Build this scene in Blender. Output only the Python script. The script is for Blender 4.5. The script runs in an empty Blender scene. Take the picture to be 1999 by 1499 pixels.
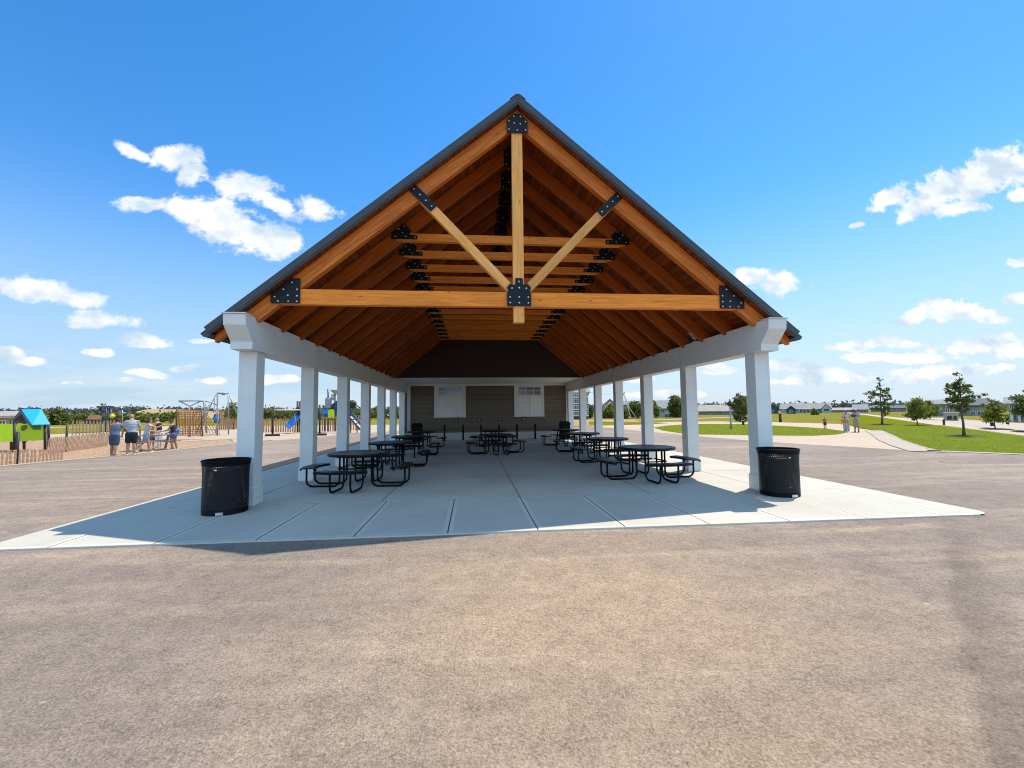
import bpy, bmesh, math, random
from mathutils import Vector, Matrix
R = math.radians
rnd = random.Random(7)
scn = bpy.context.scene
COL = scn.collection

# ------------------------------------------------------------------ camera
F_PX, YAW, PITCH, ROLL = 840.626, R(5.241), R(3.657), R(-0.599)
EYE = Vector((-0.9, 0.0, 1.65))
_F = Vector((math.sin(YAW)*math.cos(PITCH), math.cos(YAW)*math.cos(PITCH), math.sin(PITCH)))
_R = Vector((math.cos(YAW), -math.sin(YAW), 0))
_U = _R.cross(_F)
RC = _R*math.cos(ROLL) + _U*math.sin(ROLL)
UC = _U*math.cos(ROLL) - _R*math.sin(ROLL)
cam = bpy.data.cameras.new('camera'); camo = bpy.data.objects.new('camera', cam); COL.objects.link(camo)
mm = Matrix((RC, UC, -_F)).transposed().to_4x4(); mm.translation = EYE
camo.matrix_world = mm
cam.sensor_width = 36; cam.lens = F_PX/1999*36; cam.clip_end = 20000; cam.clip_start = .05
scn.camera = camo

def ray(x, y):
    return _F*F_PX + RC*(x-999.5) - UC*(y-749.5)
def gp(x, y, z=0.0):
    "where a measured point of the survey photo meets the ground"
    d = ray(x, y); return EYE + d*((z-EYE.z)/d.z)
class Stand:
    "an upright plane through a ground point, square to the line of sight: used to measure heights"
    def __init__(s, x, y, z=0.0):
        s.o = gp(x, y, z); n = s.o-EYE; n.z = 0; s.dist = n.length; s.n = n.normalized()
        s.r = Vector((s.n.y, -s.n.x, 0)); s.rz = math.atan2(-s.n.x, s.n.y)
    def __call__(s, x, y, off=0.0):
        d = ray(x, y); t = s.n.dot(s.o + s.n*off - EYE)/s.n.dot(d); return EYE + d*t

# ------------------------------------------------------------------ materials
def nt(name):
    m = bpy.data.materials.new(name); m.use_nodes = True
    n = m.node_tree.nodes; l = m.node_tree.links
    b = n['Principled BSDF']
    return m, n, l, b
def noise(n, l, vec, scale, detail=4, rough=.6, dist=0):
    t = n.new('ShaderNodeTexNoise'); t.inputs['Scale'].default_value = scale; t.inputs['Detail'].default_value = detail
    t.inputs['Roughness'].default_value = rough; t.inputs['Distortion'].default_value = dist
    if vec is not None: l.new(vec, t.inputs['Vector'])
    return t.outputs['Fac']
def ramp(n, l, fac, stops):
    r = n.new('ShaderNodeValToRGB'); e = r.color_ramp.elements
    while len(e) < len(stops): e.new(.5)
    for i, (p, c) in enumerate(stops):
        e[i].position = p; e[i].color = (*c, 1) if len(c) == 3 else c
    l.new(fac, r.inputs['Fac']); return r.outputs['Color']
def mixc(n, l, fac, a, b, mode='MIX'):
    x = n.new('ShaderNodeMix'); x.data_type = 'RGBA'; x.blend_type = mode
    for s, v in ((0, fac), (6, a), (7, b)):
        if hasattr(v, 'is_linked'): l.new(v, x.inputs[s])
        elif isinstance(v, (int, float)): x.inputs[s].default_value = v
        else: x.inputs[s].default_value = (*v, 1)
    return x.outputs[2]
def mth(n, l, op, a, b=None, c=None, clamp=False):
    x = n.new('ShaderNodeMath'); x.operation = op; x.use_clamp = clamp
    for i, v in enumerate((a, b, c)):
        if v is None: continue
        if hasattr(v, 'is_linked'): l.new(v, x.inputs[i])
        else: x.inputs[i].default_value = v
    return x.outputs[0]
def coords(n, kind='Object'):
    return n.new('ShaderNodeTexCoord').outputs[kind]
def mapping(n, l, vec, scale=(1, 1, 1), loc=(0, 0, 0), rot=(0, 0, 0), typ='POINT'):
    m = n.new('ShaderNodeMapping'); m.vector_type = typ
    m.inputs['Scale'].default_value = scale; m.inputs['Location'].default_value = loc; m.inputs['Rotation'].default_value = rot
    l.new(vec, m.inputs['Vector']); return m.outputs[0]
def bump(n, l, b, h, strength=.3, dist=.01, prev=None):
    x = n.new('ShaderNodeBump'); x.inputs['Strength'].default_value = strength; x.inputs['Distance'].default_value = dist
    l.new(h, x.inputs['Height'])
    if prev is not None: l.new(prev, x.inputs['Normal'])
    if b is not None: l.new(x.outputs[0], b.inputs['Normal'])
    return x.outputs[0]
def plain(name, c, rough=.6, metal=0, var=.12, scale=6, bs=0, bscale=60, c2=None, spec=.5):
    m, n, l, b = nt(name); v = coords(n)
    d = c2 or tuple(x*(1-var*2) for x in c)
    f = noise(n, l, v, scale, 5)
    col = ramp(n, l, f, [(.3, d), (.7, tuple(min(1, x*(1+var*.6)) for x in c))])
    l.new(col, b.inputs['Base Color']); b.inputs['Roughness'].default_value = rough; b.inputs['Metallic'].default_value = metal
    b.inputs['Specular IOR Level'].default_value = spec
    if bs: bump(n, l, b, noise(n, l, v, bscale, 3), bs, .01)
    return m
M = {}
def wood(name, a, b_, knots=True, rough=.55, sc=1.0):
    m, n, l, b = nt(name); v = coords(n)
    oi = n.new('ShaderNodeObjectInfo'); off = n.new('ShaderNodeVectorMath'); off.operation = 'MULTIPLY_ADD'
    cmb = n.new('ShaderNodeCombineXYZ')
    for i in range(3): l.new(oi.outputs['Random'], cmb.inputs[i])
    l.new(cmb.outputs[0], off.inputs[0]); off.inputs[1].default_value = (37, 19, 11); l.new(v, off.inputs[2])
    v = off.outputs[0]
    s = mapping(n, l, v, (.9*sc, 16*sc, 16*sc))
    f = noise(n, l, s, 1.6, 6, .65, .6)
    fine = noise(n, l, mapping(n, l, v, (3, 90, 90)), 1.5, 3, .7)
    f2 = mth(n, l, 'ADD', mth(n, l, 'MULTIPLY', f, .8), mth(n, l, 'MULTIPLY', fine, .25))
    c = ramp(n, l, f2, [(.3, b_), (.5, tuple((x+y)/2 for x, y in zip(a, b_))), (.68, a)])
    if knots:
        w = n.new('ShaderNodeTexVoronoi'); w.inputs['Scale'].default_value = 1.0
        l.new(mapping(n, l, v, (2.3, 5.5, 5.5)), w.inputs['Vector'])
        k = ramp(n, l, w.outputs['Distance'], [(.03, (1, 1, 1)), (.11, (0, 0, 0))])
        c = mixc(n, l, mth(n, l, 'MULTIPLY', k, .75), c, tuple(x*.35 for x in b_))
    tone = n.new('ShaderNodeHueSaturation'); l.new(c, tone.inputs['Color'])
    l.new(mth(n, l, 'MULTIPLY_ADD', oi.outputs['Random'], .35, .82), tone.inputs['Value'])
    l.new(tone.outputs[0], b.inputs['Base Color']); b.inputs['Roughness'].default_value = rough; b.inputs['Specular IOR Level'].default_value = .2
    bump(n, l, b, f2, .25, .004)
    return m
M['fir'] = wood('fir_timber', (.92, .29, .034), (.50, .12, .010))
M['pale'] = wood('pale_fir_timber', (.92, .42, .115), (.60, .23, .05))
M['cedar_shaded'] = wood('shaded_stained_timber', (.42, .095, .009), (.15, .025, .003), rough=.5)  # inner rafters: shade under the roof put into the timber colour
M['cedar'] = wood('lit_stained_timber', (.66, .18, .022), (.27, .055, .006), rough=.5)  # front rafters: same timber, light from the open front put into the colour
def deck_mat():
    m, n, l, b = nt('deck_boards'); v = coords(n)          # local x up the slope, y along the ridge
    sep = n.new('ShaderNodeSeparateXYZ'); l.new(v, sep.inputs[0])
    q = mth(n, l, 'DIVIDE', sep.outputs[0], .137); fr = mth(n, l, 'FRACT', q); ix = mth(n, l, 'FLOOR', q)
    cmb = n.new('ShaderNodeCombineXYZ'); l.new(mth(n, l, 'MULTIPLY', ix, 3.7), cmb.inputs[0])
    l.new(mth(n, l, 'DIVIDE', sep.outputs[1], 3.1), cmb.inputs[1])
    wn = n.new('ShaderNodeTexWhiteNoise'); wn.noise_dimensions = '2D'
    sn = n.new('ShaderNodeVectorMath'); sn.operation = 'FLOOR'
    ad = n.new('ShaderNodeVectorMath'); ad.operation = 'ADD'; l.new(cmb.outputs[0], ad.inputs[0])
    w1 = n.new('ShaderNodeTexWhiteNoise'); w1.noise_dimensions = '1D'; l.new(ix, w1.inputs['W']); l.new(w1.outputs[0], ad.inputs[1])
    l.new(ad.outputs[0], sn.inputs[0]); l.new(sn.outputs[0], wn.inputs['Vector'])
    gr = noise(n, l, mapping(n, l, v, (22, .8, 1)), 1.4, 5, .65, .5)
    base = ramp(n, l, gr, [(.3, (.11, .020, .003)), (.7, (.27, .060, .008))])
    hs = n.new('ShaderNodeHueSaturation'); l.new(base, hs.inputs['Color']); l.new(mth(n, l, 'MULTIPLY_ADD', wn.outputs[0], .5, .7), hs.inputs['Value'])
    gap = mth(n, l, 'LESS_THAN', fr, .07)
    l.new(mixc(n, l, gap, hs.outputs[0], (.03, .01, .004)), b.inputs['Base Color'])
    b.inputs['Roughness'].default_value = .5; b.inputs['Specular IOR Level'].default_value = .2
    bump(n, l, b, mth(n, l, 'SUBTRACT', 1.0, gap), .6, .006)
    return m
M['deck'] = deck_mat()
M['plate'] = plain('black_powder_coat', (.008, .009, .013), .5, .0, bs=.15, bscale=300, spec=.25)
M['bolt'] = plain('zinc_bolt', (.62, .62, .60), .35, .7)
M['metal'] = plain('black_coated_metal', (.004, .0045, .006), .5, .0, bs=.05, bscale=200, spec=.1)
def perforated():
    m, n, l, b = nt('perforated_black_plastisol'); v = coords(n)
    w = n.new('ShaderNodeTexVoronoi'); w.inputs['Scale'].default_value = 34; w.inputs['Randomness'].default_value = 0
    l.new(mapping(n, l, v, (1, 1, .001), rot=(0, 0, R(45))), w.inputs['Vector'])
    h = ramp(n, l, w.outputs['Distance'], [(.24, (0, 0, 0)), (.36, (1, 1, 1))])
    l.new(mixc(n, l, h, (.001, .001, .002), (.006, .008, .011)), b.inputs['Base Color'])
    b.inputs['Roughness'].default_value = .42; b.inputs['Specular IOR Level'].default_value = .22
    bump(n, l, b, h, .5, .004); return m
M['perf'] = perforated()
def painted():
    m, n, l, b = nt('white_painted_trim'); v = coords(n)
    f = noise(n, l, v, 2.2, 5); col = ramp(n, l, f, [(.3, (.62, .61, .57)), (.7, (.68, .67, .63))])
    sc_ = mth(n, l, 'MULTIPLY', noise(n, l, mapping(n, l, v, (6, 6, 2.2)), 2.0, 6, .7), noise(n, l, v, 23, 4, .7))
    col = mixc(n, l, mth(n, l, 'MULTIPLY', ramp(n, l, sc_, [(.33, (0, 0, 0)), (.42, (1, 1, 1))]), .30), col, (.36, .32, .26))
    l.new(col, b.inputs['Base Color']); b.inputs['Roughness'].default_value = .55; bump(n, l, b, noise(n, l, v, 90, 3), .08, .004); return m
M['white'] = painted()
M['white_in'] = plain('white_soffit_board', (.66, .64, .60), .6, var=.03)
M['tag'] = plain('white_tag', (.75, .75, .75), .5)
M['shingle'] = None
def shingle(name, c, sx=.33, sy=.14):
    m, n, l, b = nt(name); v = coords(n)
    br = n.new('ShaderNodeTexBrick'); l.new(mapping(n, l, v, rot=(0, 0, R(90))), br.inputs['Vector'])
    br.inputs['Scale'].default_value = 1; br.inputs['Brick Width'].default_value = sx; br.inputs['Row Height'].default_value = sy
    br.inputs['Mortar Size'].default_value = .008
    br.inputs['Color1'].default_value = (*c, 1); br.inputs['Color2'].default_value = (*[x*.7 for x in c], 1); br.inputs['Mortar'].default_value = (*[x*.3 for x in c], 1)
    g = noise(n, l, v, 60, 3)
    l.new(mixc(n, l, mth(n, l, 'MULTIPLY', g, .5), br.outputs['Color'], tuple(x*1.5 for x in c)), b.inputs['Base Color'])
    b.inputs['Roughness'].default_value = .9; bump(n, l, b, br.outputs['Fac'], -.4, .01); return m
M['shingle'] = shingle('charcoal_shingles', (.075, .078, .085))
M['fascia'] = plain('charcoal_metal_fascia', (.065, .068, .072), .55, .0, var=.06, spec=.3)
def siding(name, c, course=.15, var=.25, axis=2):
    m, n, l, b = nt(name); v = coords(n)
    sep = n.new('ShaderNodeSeparateXYZ'); l.new(v, sep.inputs[0])
    q = mth(n, l, 'DIVIDE', sep.outputs[axis], course); fr = mth(n, l, 'FRACT', q)
    gr = noise(n, l, mapping(n, l, v, (1.2, 1.2, 30)), 1.5, 5)
    w1 = n.new('ShaderNodeTexWhiteNoise'); w1.noise_dimensions = '1D'; l.new(mth(n, l, 'FLOOR', q), w1.inputs['W'])
    f = mth(n, l, 'ADD', mth(n, l, 'MULTIPLY', gr, .6), mth(n, l, 'MULTIPLY', w1.outputs[0], .4))
    col = ramp(n, l, f, [(.2, tuple(x*(1-var) for x in c)), (.8, tuple(x*(1+var) for x in c))])
    gap = mth(n, l, 'LESS_THAN', fr, .07)
    l.new(mixc(n, l, gap, col, tuple(x*.35 for x in c)), b.inputs['Base Color']); b.inputs['Roughness'].default_value = .7
    bump(n, l, b, fr, -.5, .012); return m
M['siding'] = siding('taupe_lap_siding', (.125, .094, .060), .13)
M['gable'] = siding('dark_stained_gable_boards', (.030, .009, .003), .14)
M['kick'] = plain('pale_masonry_base', (.50, .49, .46), .8, var=.06, bs=.2, bscale=90)
M['glass'] = plain('dark_window_glass', (.05, .06, .08), .06, 0, var=.05, spec=1)
M['paneglass'] = plain('translucent_grey_pane', (.16, .17, .23), .15, 0, var=.05, spec=.8)

def asphalt():
    m, n, l, b = nt('sun_bleached_asphalt'); v = coords(n)
    big = noise(n, l, v, .16, 5, .55, .6)
    streak = noise(n, l, mapping(n, l, v, (.12, .9, 1), rot=(0, 0, R(24))), 1.5, 5, .6, 1.2)
    streak2 = noise(n, l, mapping(n, l, v, (.10, .8, 1), rot=(0, 0, R(-50))), 1.2, 5, .6, 1.5)
    far = noise(n, l, mapping(n, l, v, (.05, .9, 1), rot=(0, 0, R(10))), .9, 4, .6, .7)
    base = ramp(n, l, big, [(.3, (.198, .155, .124)), (.55, (.250, .196, .157)), (.75, (.302, .240, .192))])
    sand = ramp(n, l, mth(n, l, 'MULTIPLY', streak, streak2), [(.24, (0, 0, 0)), (.42, (1, 1, 1))])
    dd = n.new('ShaderNodeVectorMath'); dd.operation = 'DISTANCE'; l.new(v, dd.inputs[0]); dd.inputs[1].default_value = (.1, 3.3, 0)
    spot = n.new('ShaderNodeMapRange'); spot.interpolation_type = 'SMOOTHSTEP'; l.new(mth(n, l, 'ADD', dd.outputs['Value'], mth(n, l, 'MULTIPLY', mth(n, l, 'SUBTRACT', noise(n, l, v, .9, 4), .5), 3.2)), spot.inputs[0]); spot.inputs[1].default_value = .6; spot.inputs[2].default_value = 3.6; spot.inputs[3].default_value = .65; spot.inputs[4].default_value = 0
    base = mixc(n, l, spot.outputs[0], base, (.38, .262, .165))
    base = mixc(n, l, mth(n, l, 'MULTIPLY', sand, .6), base, (.43, .325, .225))
    base = mixc(n, l, mth(n, l, 'MULTIPLY', ramp(n, l, far, [(.52, (0, 0, 0)), (.68, (1, 1, 1))]), .4), base, (.190, .150, .122))
    # an old overlay seam: the mat to the right of it is darker
    sep = n.new('ShaderNodeSeparateXYZ'); l.new(v, sep.inputs[0])
    wob = noise(n, l, mapping(n, l, v, (0, 1.3, 0)), 1.2, 3)
    edge = mth(n, l, 'ADD', mth(n, l, 'MULTIPLY', sep.outputs[1], 1.13), mth(n, l, 'MULTIPLY_ADD', wob, .5, -.96))
    dx = mth(n, l, 'SUBTRACT', sep.outputs[0], edge)
    s1 = n.new('ShaderNodeMapRange'); s1.interpolation_type = 'SMOOTHSTEP'; l.new(dx, s1.inputs[0])
    s1.inputs[1].default_value = -.04; s1.inputs[2].default_value = .10
    s2 = n.new('ShaderNodeMapRange'); s2.interpolation_type = 'SMOOTHSTEP'; l.new(dx, s2.inputs[0]); s2.inputs[1].default_value = .12; s2.inputs[2].default_value = .7
    s2.inputs[3].default_value = 1; s2.inputs[4].default_value = 0
    s3 = n.new('ShaderNodeMapRange'); l.new(sep.outputs[1], s3.inputs[0]); s3.inputs[1].default_value = 4.6; s3.inputs[2].default_value = 6.0
    s3.inputs[3].default_value = .42; s3.inputs[4].default_value = 0
    seam = mth(n, l, 'MULTIPLY', mth(n, l, 'MULTIPLY', s1.outputs[0], s2.outputs[0]), s3.outputs[0])
    base = mixc(n, l, seam, base, (.110, .084, .064))
    w = n.new('ShaderNodeTexVoronoi'); w.inputs['Scale'].default_value = 75; l.new(v, w.inputs['Vector'])
    ag = noise(n, l, v, 62, 5, .75)
    ag2 = noise(n, l, v, 14, 4, .7)
    hs = n.new('ShaderNodeHueSaturation'); l.new(base, hs.inputs['Color'])
    val = mth(n, l, 'ADD', mth(n, l, 'MULTIPLY_ADD', ag, 2.7, -1.0), mth(n, l, 'ADD', mth(n, l, 'MULTIPLY', ag2, .75), mth(n, l, 'MULTIPLY', noise(n, l, v, 3.2, 4, .6), .65)))
    l.new(val, hs.inputs['Value'])
    spots = n.new('ShaderNodeTexVoronoi'); spots.inputs['Scale'].default_value = 1.7; l.new(mapping(n, l, v, (1, 1.6, 1)), spots.inputs['Vector'])
    sp = ramp(n, l, mth(n, l, 'ADD', spots.outputs['Distance'], mth(n, l, 'MULTIPLY', ag2, .1)), [(.075, (1, 1, 1)), (.10, (0, 0, 0))])
    cw_ = n.new('ShaderNodeTexVoronoi'); cw_.feature = 'DISTANCE_TO_EDGE'; cw_.inputs['Scale'].default_value = .23
    wv_ = n.new('ShaderNodeVectorMath'); wv_.operation = 'MULTIPLY_ADD'; tn = n.new('ShaderNodeTexNoise'); tn.inputs['Scale'].default_value = 1.3; tn.inputs['Detail'].default_value = 6; l.new(v, tn.inputs['Vector']); l.new(tn.outputs['Color'], wv_.inputs[0]); wv_.inputs[1].default_value = (.9, .9, 0); l.new(v, wv_.inputs[2]); l.new(wv_.outputs[0], cw_.inputs['Vector'])
    crack = mth(n, l, 'MULTIPLY', mth(n, l, 'LESS_THAN', cw_.outputs['Distance'], .0011), ramp(n, l, noise(n, l, v, .35, 2), [(.5, (0, 0, 0)), (.56, (1, 1, 1))]))
    stc = mixc(n, l, mth(n, l, 'MULTIPLY', crack, .6), hs.outputs[0], (.05, .04, .035))
    l.new(mixc(n, l, mth(n, l, 'MULTIPLY', sp, .6), stc, (.5, .48, .43)), b.inputs['Base Color'])
    b.inputs['Roughness'].default_value = .92; b.inputs['Specular IOR Level'].default_value = .2
    h = mth(n, l, 'ADD', ag, mth(n, l, 'MULTIPLY', w.outputs['Distance'], .6))
    p = bump(n, l, None, h, .9, .012); bump(n, l, b, ag2, .5, .02, p)
    return m
M['asphalt'] = asphalt()
M['darkasphalt'] = plain('dark_asphalt', (.045, .046, .050), .9, var=.2, scale=40, bs=.4, bscale=90, spec=.2)  # even dark grey for the strip along the left slab edge
def concrete(name, c, tint=.10, bands=False):
    m, n, l, b = nt(name); v = coords(n)
    big = noise(n, l, v, .5, 6, .6, .4); br = noise(n, l, mapping(n, l, v, (1.5, 60, 1)), 1.2, 4, .6)
    fine = noise(n, l, v, 60, 4, .7)
    f = mth(n, l, 'ADD', mth(n, l, 'MULTIPLY', big, .6), mth(n, l, 'ADD', mth(n, l, 'MULTIPLY', br, .22), mth(n, l, 'MULTIPLY', fine, .2)))
    col = ramp(n, l, f, [(.34, tuple(x*(1-tint*1.6) for x in c)), (.66, tuple(x*(1+tint) for x in c))])
    st = noise(n, l, v, 1.7, 6, .7, 1.0)
    col = mixc(n, l, mth(n, l, 'MULTIPLY', ramp(n, l, st, [(.58, (0, 0, 0)), (.72, (1, 1, 1))]), .3), col, tuple(x*.72 for x in c))
    if bands:      # smooth trowelled margins beside the tooled joints
        sep = n.new('ShaderNodeSeparateXYZ'); l.new(v, sep.inputs[0])
        def band(o, per):
            q = mth(n, l, 'FRACT', mth(n, l, 'ADD', mth(n, l, 'DIVIDE', o, per), .5))
            return mth(n, l, 'LESS_THAN', mth(n, l, 'MULTIPLY', mth(n, l, 'ABSOLUTE', mth(n, l, 'SUBTRACT', q, .5)), per), .07)
        bx = mth(n, l, 'MULTIPLY', band(sep.outputs[0], 1.25), mth(n, l, 'LESS_THAN', sep.outputs[1], 8.42))
        by = mth(n, l, 'LESS_THAN', mth(n, l, 'ABSOLUTE', mth(n, l, 'SUBTRACT', sep.outputs[1], 8.35)), .07)
        by2 = mth(n, l, 'LESS_THAN', sep.outputs[1], 6.14)
        bb = mth(n, l, 'MAXIMUM', mth(n, l, 'MAXIMUM', bx, by), by2)
        col = mixc(n, l, mth(n, l, 'MULTIPLY', bb, .75), col, tuple(min(1, x*1.2) for x in c))
    l.new(col, b.inputs['Base Color']); b.inputs['Roughness'].default_value = .8; b.inputs['Specular IOR Level'].default_value = .35
    p = bump(n, l, None, br, .18, .004); bump(n, l, b, fine, .12, .003, p); return m
M['concrete'] = concrete('broomed_concrete', (.46, .42, .352), bands=True)
M['path'] = concrete('tan_concrete_path', (.43, .325, .225), .08)
M['curb'] = concrete('cream_concrete', (.37, .305, .235), .06)
M['joint'] = plain('dark_joint_filler', (.06, .06, .06), .9)  # dark base in the slab gaps and beam joints
def grass(name, a, b_, c):
    m, n, l, b = nt(name); v = coords(n)
    g = noise(n, l, mapping(n, l, v, (.35, 1.2, 1), rot=(0, 0, R(-35))), 1.0, 6, .7, .5); f = noise(n, l, v, 22, 5, .8)
    k = mth(n, l, 'ADD', mth(n, l, 'MULTIPLY', g, .65), mth(n, l, 'MULTIPLY', f, .38))
    col = ramp(n, l, k, [(.36, a), (.52, b_), (.70, c)])
    l.new(col, b.inputs['Base Color']); b.inputs['Roughness'].default_value = .85; b.inputs['Specular IOR Level'].default_value = .0
    p = bump(n, l, None, f, .8, .03); bump(n, l, b, noise(n, l, v, 3, 4), .6, .1, p); return m
M['lawn'] = grass('mown_lawn', (.075, .095, .006), (.145, .160, .010), (.23, .215, .035))
M['field'] = grass('rough_meadow', (.11, .105, .012), (.19, .175, .03), (.30, .22, .10))
M['soil'] = grass('bare_tan_soil', (.22, .12, .055), (.36, .22, .11), (.48, .34, .2))
def mulch():
    m, n, l, b = nt('wood_chip_mulch'); v = coords(n)
    w = n.new('ShaderNodeTexVoronoi'); w.inputs['Scale'].default_value = 13; l.new(mapping(n, l, v, (1, 2.2, 1), rot=(0, 0, .5)), w.inputs['Vector'])
    col = ramp(n, l, w.outputs['Color'], [(.1, (.16, .075, .035)), (.5, (.38, .22, .12)), (.9, (.62, .45, .30))])
    g = noise(n, l, v, 1.5, 4)
    l.new(mixc(n, l, mth(n, l, 'MULTIPLY', g, .5), col, (.30, .16, .08)), b.inputs['Base Color']); b.inputs['Roughness'].default_value = .95
    bump(n, l, b, w.outputs['Distance'], .8, .03); return m
M['mulch'] = mulch()
M['mulchring'] = plain('dark_red_mulch', (.10, .028, .016), .95, var=.3, scale=30, bs=.5, bscale=60)
def leafmat(name, a, b_):
    m, n, l, b = nt(name)
    g = n.new('ShaderNodeNewGeometry'); w = n.new('ShaderNodeTexWhiteNoise'); w.noise_dimensions = '3D'
    l.new(mapping(n, l, coords(n), (1.7, 1.7, 1.7)), w.inputs['Vector'])
    f = noise(n, l, coords(n), 2.2, 3)
    r = mth(n, l, 'ADD', mth(n, l, 'MULTIPLY', g.outputs['Random Per Island'], .6), mth(n, l, 'MULTIPLY', f, .4))
    l.new(ramp(n, l, r, [(.15, a), (.85, b_)]), b.inputs['Base Color'])
    b.inputs['Roughness'].default_value = .6; b.inputs['Specular IOR Level'].default_value = .3
    tr = n.new('ShaderNodeBsdfTranslucent'); mx = n.new('ShaderNodeMixShader'); mx.inputs[0].default_value = .3
    l.new(ramp(n, l, r, [(.15, a), (.85, b_)]), tr.inputs['Color'])
    l.new(b.outputs[0], mx.inputs[1]); l.new(tr.outputs[0], mx.inputs[2]); l.new(mx.outputs[0], n['Material Output'].inputs['Surface']); return m
M['leaf'] = leafmat('maple_leaves', (.065, .075, .014), (.18, .20, .045))
M['leaf_light'] = leafmat('light_green_leaves', (.11, .13, .012), (.28, .31, .05))
M['leaf_far'] = leafmat('hazed_distant_foliage', (.085, .10, .10), (.15, .17, .155))  # distance haze mixed into the leaf colour
M['hedge'] = leafmat('hedgerow_leaves', (.06, .075, .010), (.20, .22, .04))
M['bark'] = plain('grey_brown_bark', (.13, .10, .07), .9, var=.25, scale=20, bs=.5, bscale=40)
M['haycrop'] = grass('tan_stubble_field', (.28, .19, .10), (.36, .25, .14), (.42, .31, .18))

# ------------------------------------------------------------------ mesh builder
class MB:
    def __init__(s): s.v = []; s.f = []; s.m = []; s.sm = []; s.mats = []
    def mi(s, m):
        if m not in s.mats: s.mats.append(m)
        return s.mats.index(m)
    def add(s, vs, fs, m, smooth=False):
        o = len(s.v); s.v += [tuple(v) for v in vs]; k = s.mi(m)
        for f in fs: s.f.append([i+o for i in f]); s.m.append(k); s.sm.append(smooth)
        return s
    def box(s, c, d, m, rz=0, mat=None):
        x, y, z = (q/2 for q in d); vs = [Vector((i*x, j*y, k*z)) for k in (-1, 1) for j in (-1, 1) for i in (-1, 1)]
        T = mat if mat is not None else Matrix.Translation(Vector(c)) @ Matrix.Rotation(rz, 4, 'Z')
        vs = [T @ v for v in vs]
        return s.add(vs, [(0, 2, 3, 1), (4, 5, 7, 6), (0, 1, 5, 4), (2, 6, 7, 3), (0, 4, 6, 2), (1, 3, 7, 5)], m)
    def b2(s, x0, x1, y0, y1, z0, z1, m):
        return s.box(((x0+x1)/2, (y0+y1)/2, (z0+z1)/2), (x1-x0, y1-y0, z1-z0), m)
    def beam(s, a, b, w, h, m, up=(0, 0, 1)):
        a, b = Vector(a), Vector(b); d = b-a; L = d.length; X = d.normalized(); Yv = Vector(up).cross(X).normalized(); Z = X.cross(Yv)
        T = Matrix((X, Yv, Z)).transposed().to_4x4(); T.translation = (a+b)/2
        return s.box(None, (L, w, h), m, mat=T)
    def prism(s, poly, ax, t0, t1, m):
        "poly of 2-D points extruded along axis ax ('x','y','z')"
        def P(p, t): return {'y': (p[0], t, p[1]), 'x': (t, p[0], p[1]), 'z': (p[0], p[1], t)}[ax]
        n = len(poly); vs = [P(p, t0) for p in poly]+[P(p, t1) for p in poly]
        fs = [tuple(range(n))[::-1], tuple(range(n, 2*n))]+[(i, (i+1) % n, n+(i+1) % n, n+i) for i in range(n)]
        return s.add(vs, fs, m)
    def tube(s, pts, r, m, seg=8, cap=True, closed=False):
        pts = [Vector(p) for p in pts]; n = len(pts); rr = r if isinstance(r, (list, tuple)) else [r]*n
        ts = []
        for i in range(n):
            a = pts[(i-1) % n] if (i > 0 or closed) else pts[i]; b = pts[(i+1) % n] if (i < n-1 or closed) else pts[i]
            ts.append((b-a).normalized())
        u = ts[0].orthogonal().normalized(); vs = []
        for i in range(n):
            u = (u-ts[i]*u.dot(ts[i])).normalized(); w = ts[i].cross(u)
            for k in range(seg):
                a = 2*math.pi*k/seg; vs.append(pts[i]+(u*math.cos(a)+w*math.sin(a))*rr[i])
        fs = []
        for i in range(n if closed else n-1):
            j = (i+1) % n
            for k in range(seg): fs.append((i*seg+k, i*seg+(k+1) % seg, j*seg+(k+1) % seg, j*seg+k))
        if cap and not closed: fs += [tuple(range(seg))[::-1], tuple((n-1)*seg+k for k in range(seg))]
        return s.add(vs, fs, m, True)
    def lathe(s, prof, m, seg=32, c=(0, 0, 0)):
        vs = []; n = len(prof)
        for r, z in prof:
            for k in range(seg):
                a = 2*math.pi*k/seg; vs.append((c[0]+r*math.cos(a), c[1]+r*math.sin(a), c[2]+z))
        fs = [(i*seg+k, i*seg+(k+1) % seg, (i+1)*seg+(k+1) % seg, (i+1)*seg+k) for i in range(n-1) for k in range(seg)]
        return s.add(vs, fs, m, True)
    def ball(s, c, r, m, seg=10, rings=6):
        rx, ry, rz = r if isinstance(r, (tuple, list)) else (r, r, r); vs = [(c[0], c[1], c[2]+rz)]
        for i in range(1, rings):
            t = math.pi*i/rings
            for k in range(seg):
                a = 2*math.pi*k/seg; vs.append((c[0]+rx*math.sin(t)*math.cos(a), c[1]+ry*math.sin(t)*math.sin(a), c[2]+rz*math.cos(t)))
        vs.append((c[0], c[1], c[2]-rz)); e = len(vs)-1
        fs = [(0, 1+k, 1+(k+1) % seg) for k in range(seg)]
        for i in range(rings-2):
            for k in range(seg): fs.append((1+i*seg+k, 1+(i+1)*seg+k, 1+(i+1)*seg+(k+1) % seg, 1+i*seg+(k+1) % seg))
        fs += [(e, 1+(rings-2)*seg+(k+1) % seg, 1+(rings-2)*seg+k) for k in range(seg)]
        return s.add(vs, fs, m, True)
    def leaf(s, c, size, m, rg=rnd):
        d = Vector((rg.gauss(0, 1), rg.gauss(0, 1), rg.gauss(0, .8))).normalized(); u = d.orthogonal().normalized()
        u = Matrix.Rotation(rg.random()*6.28, 3, d) @ u; w = d.cross(u); c = Vector(c); a = size*rg.uniform(.7, 1.3)
        return s.add([c-u*a, c+w*a*.55, c+u*a, c-w*a*.55], [(0, 1, 2, 3)], m)
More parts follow.
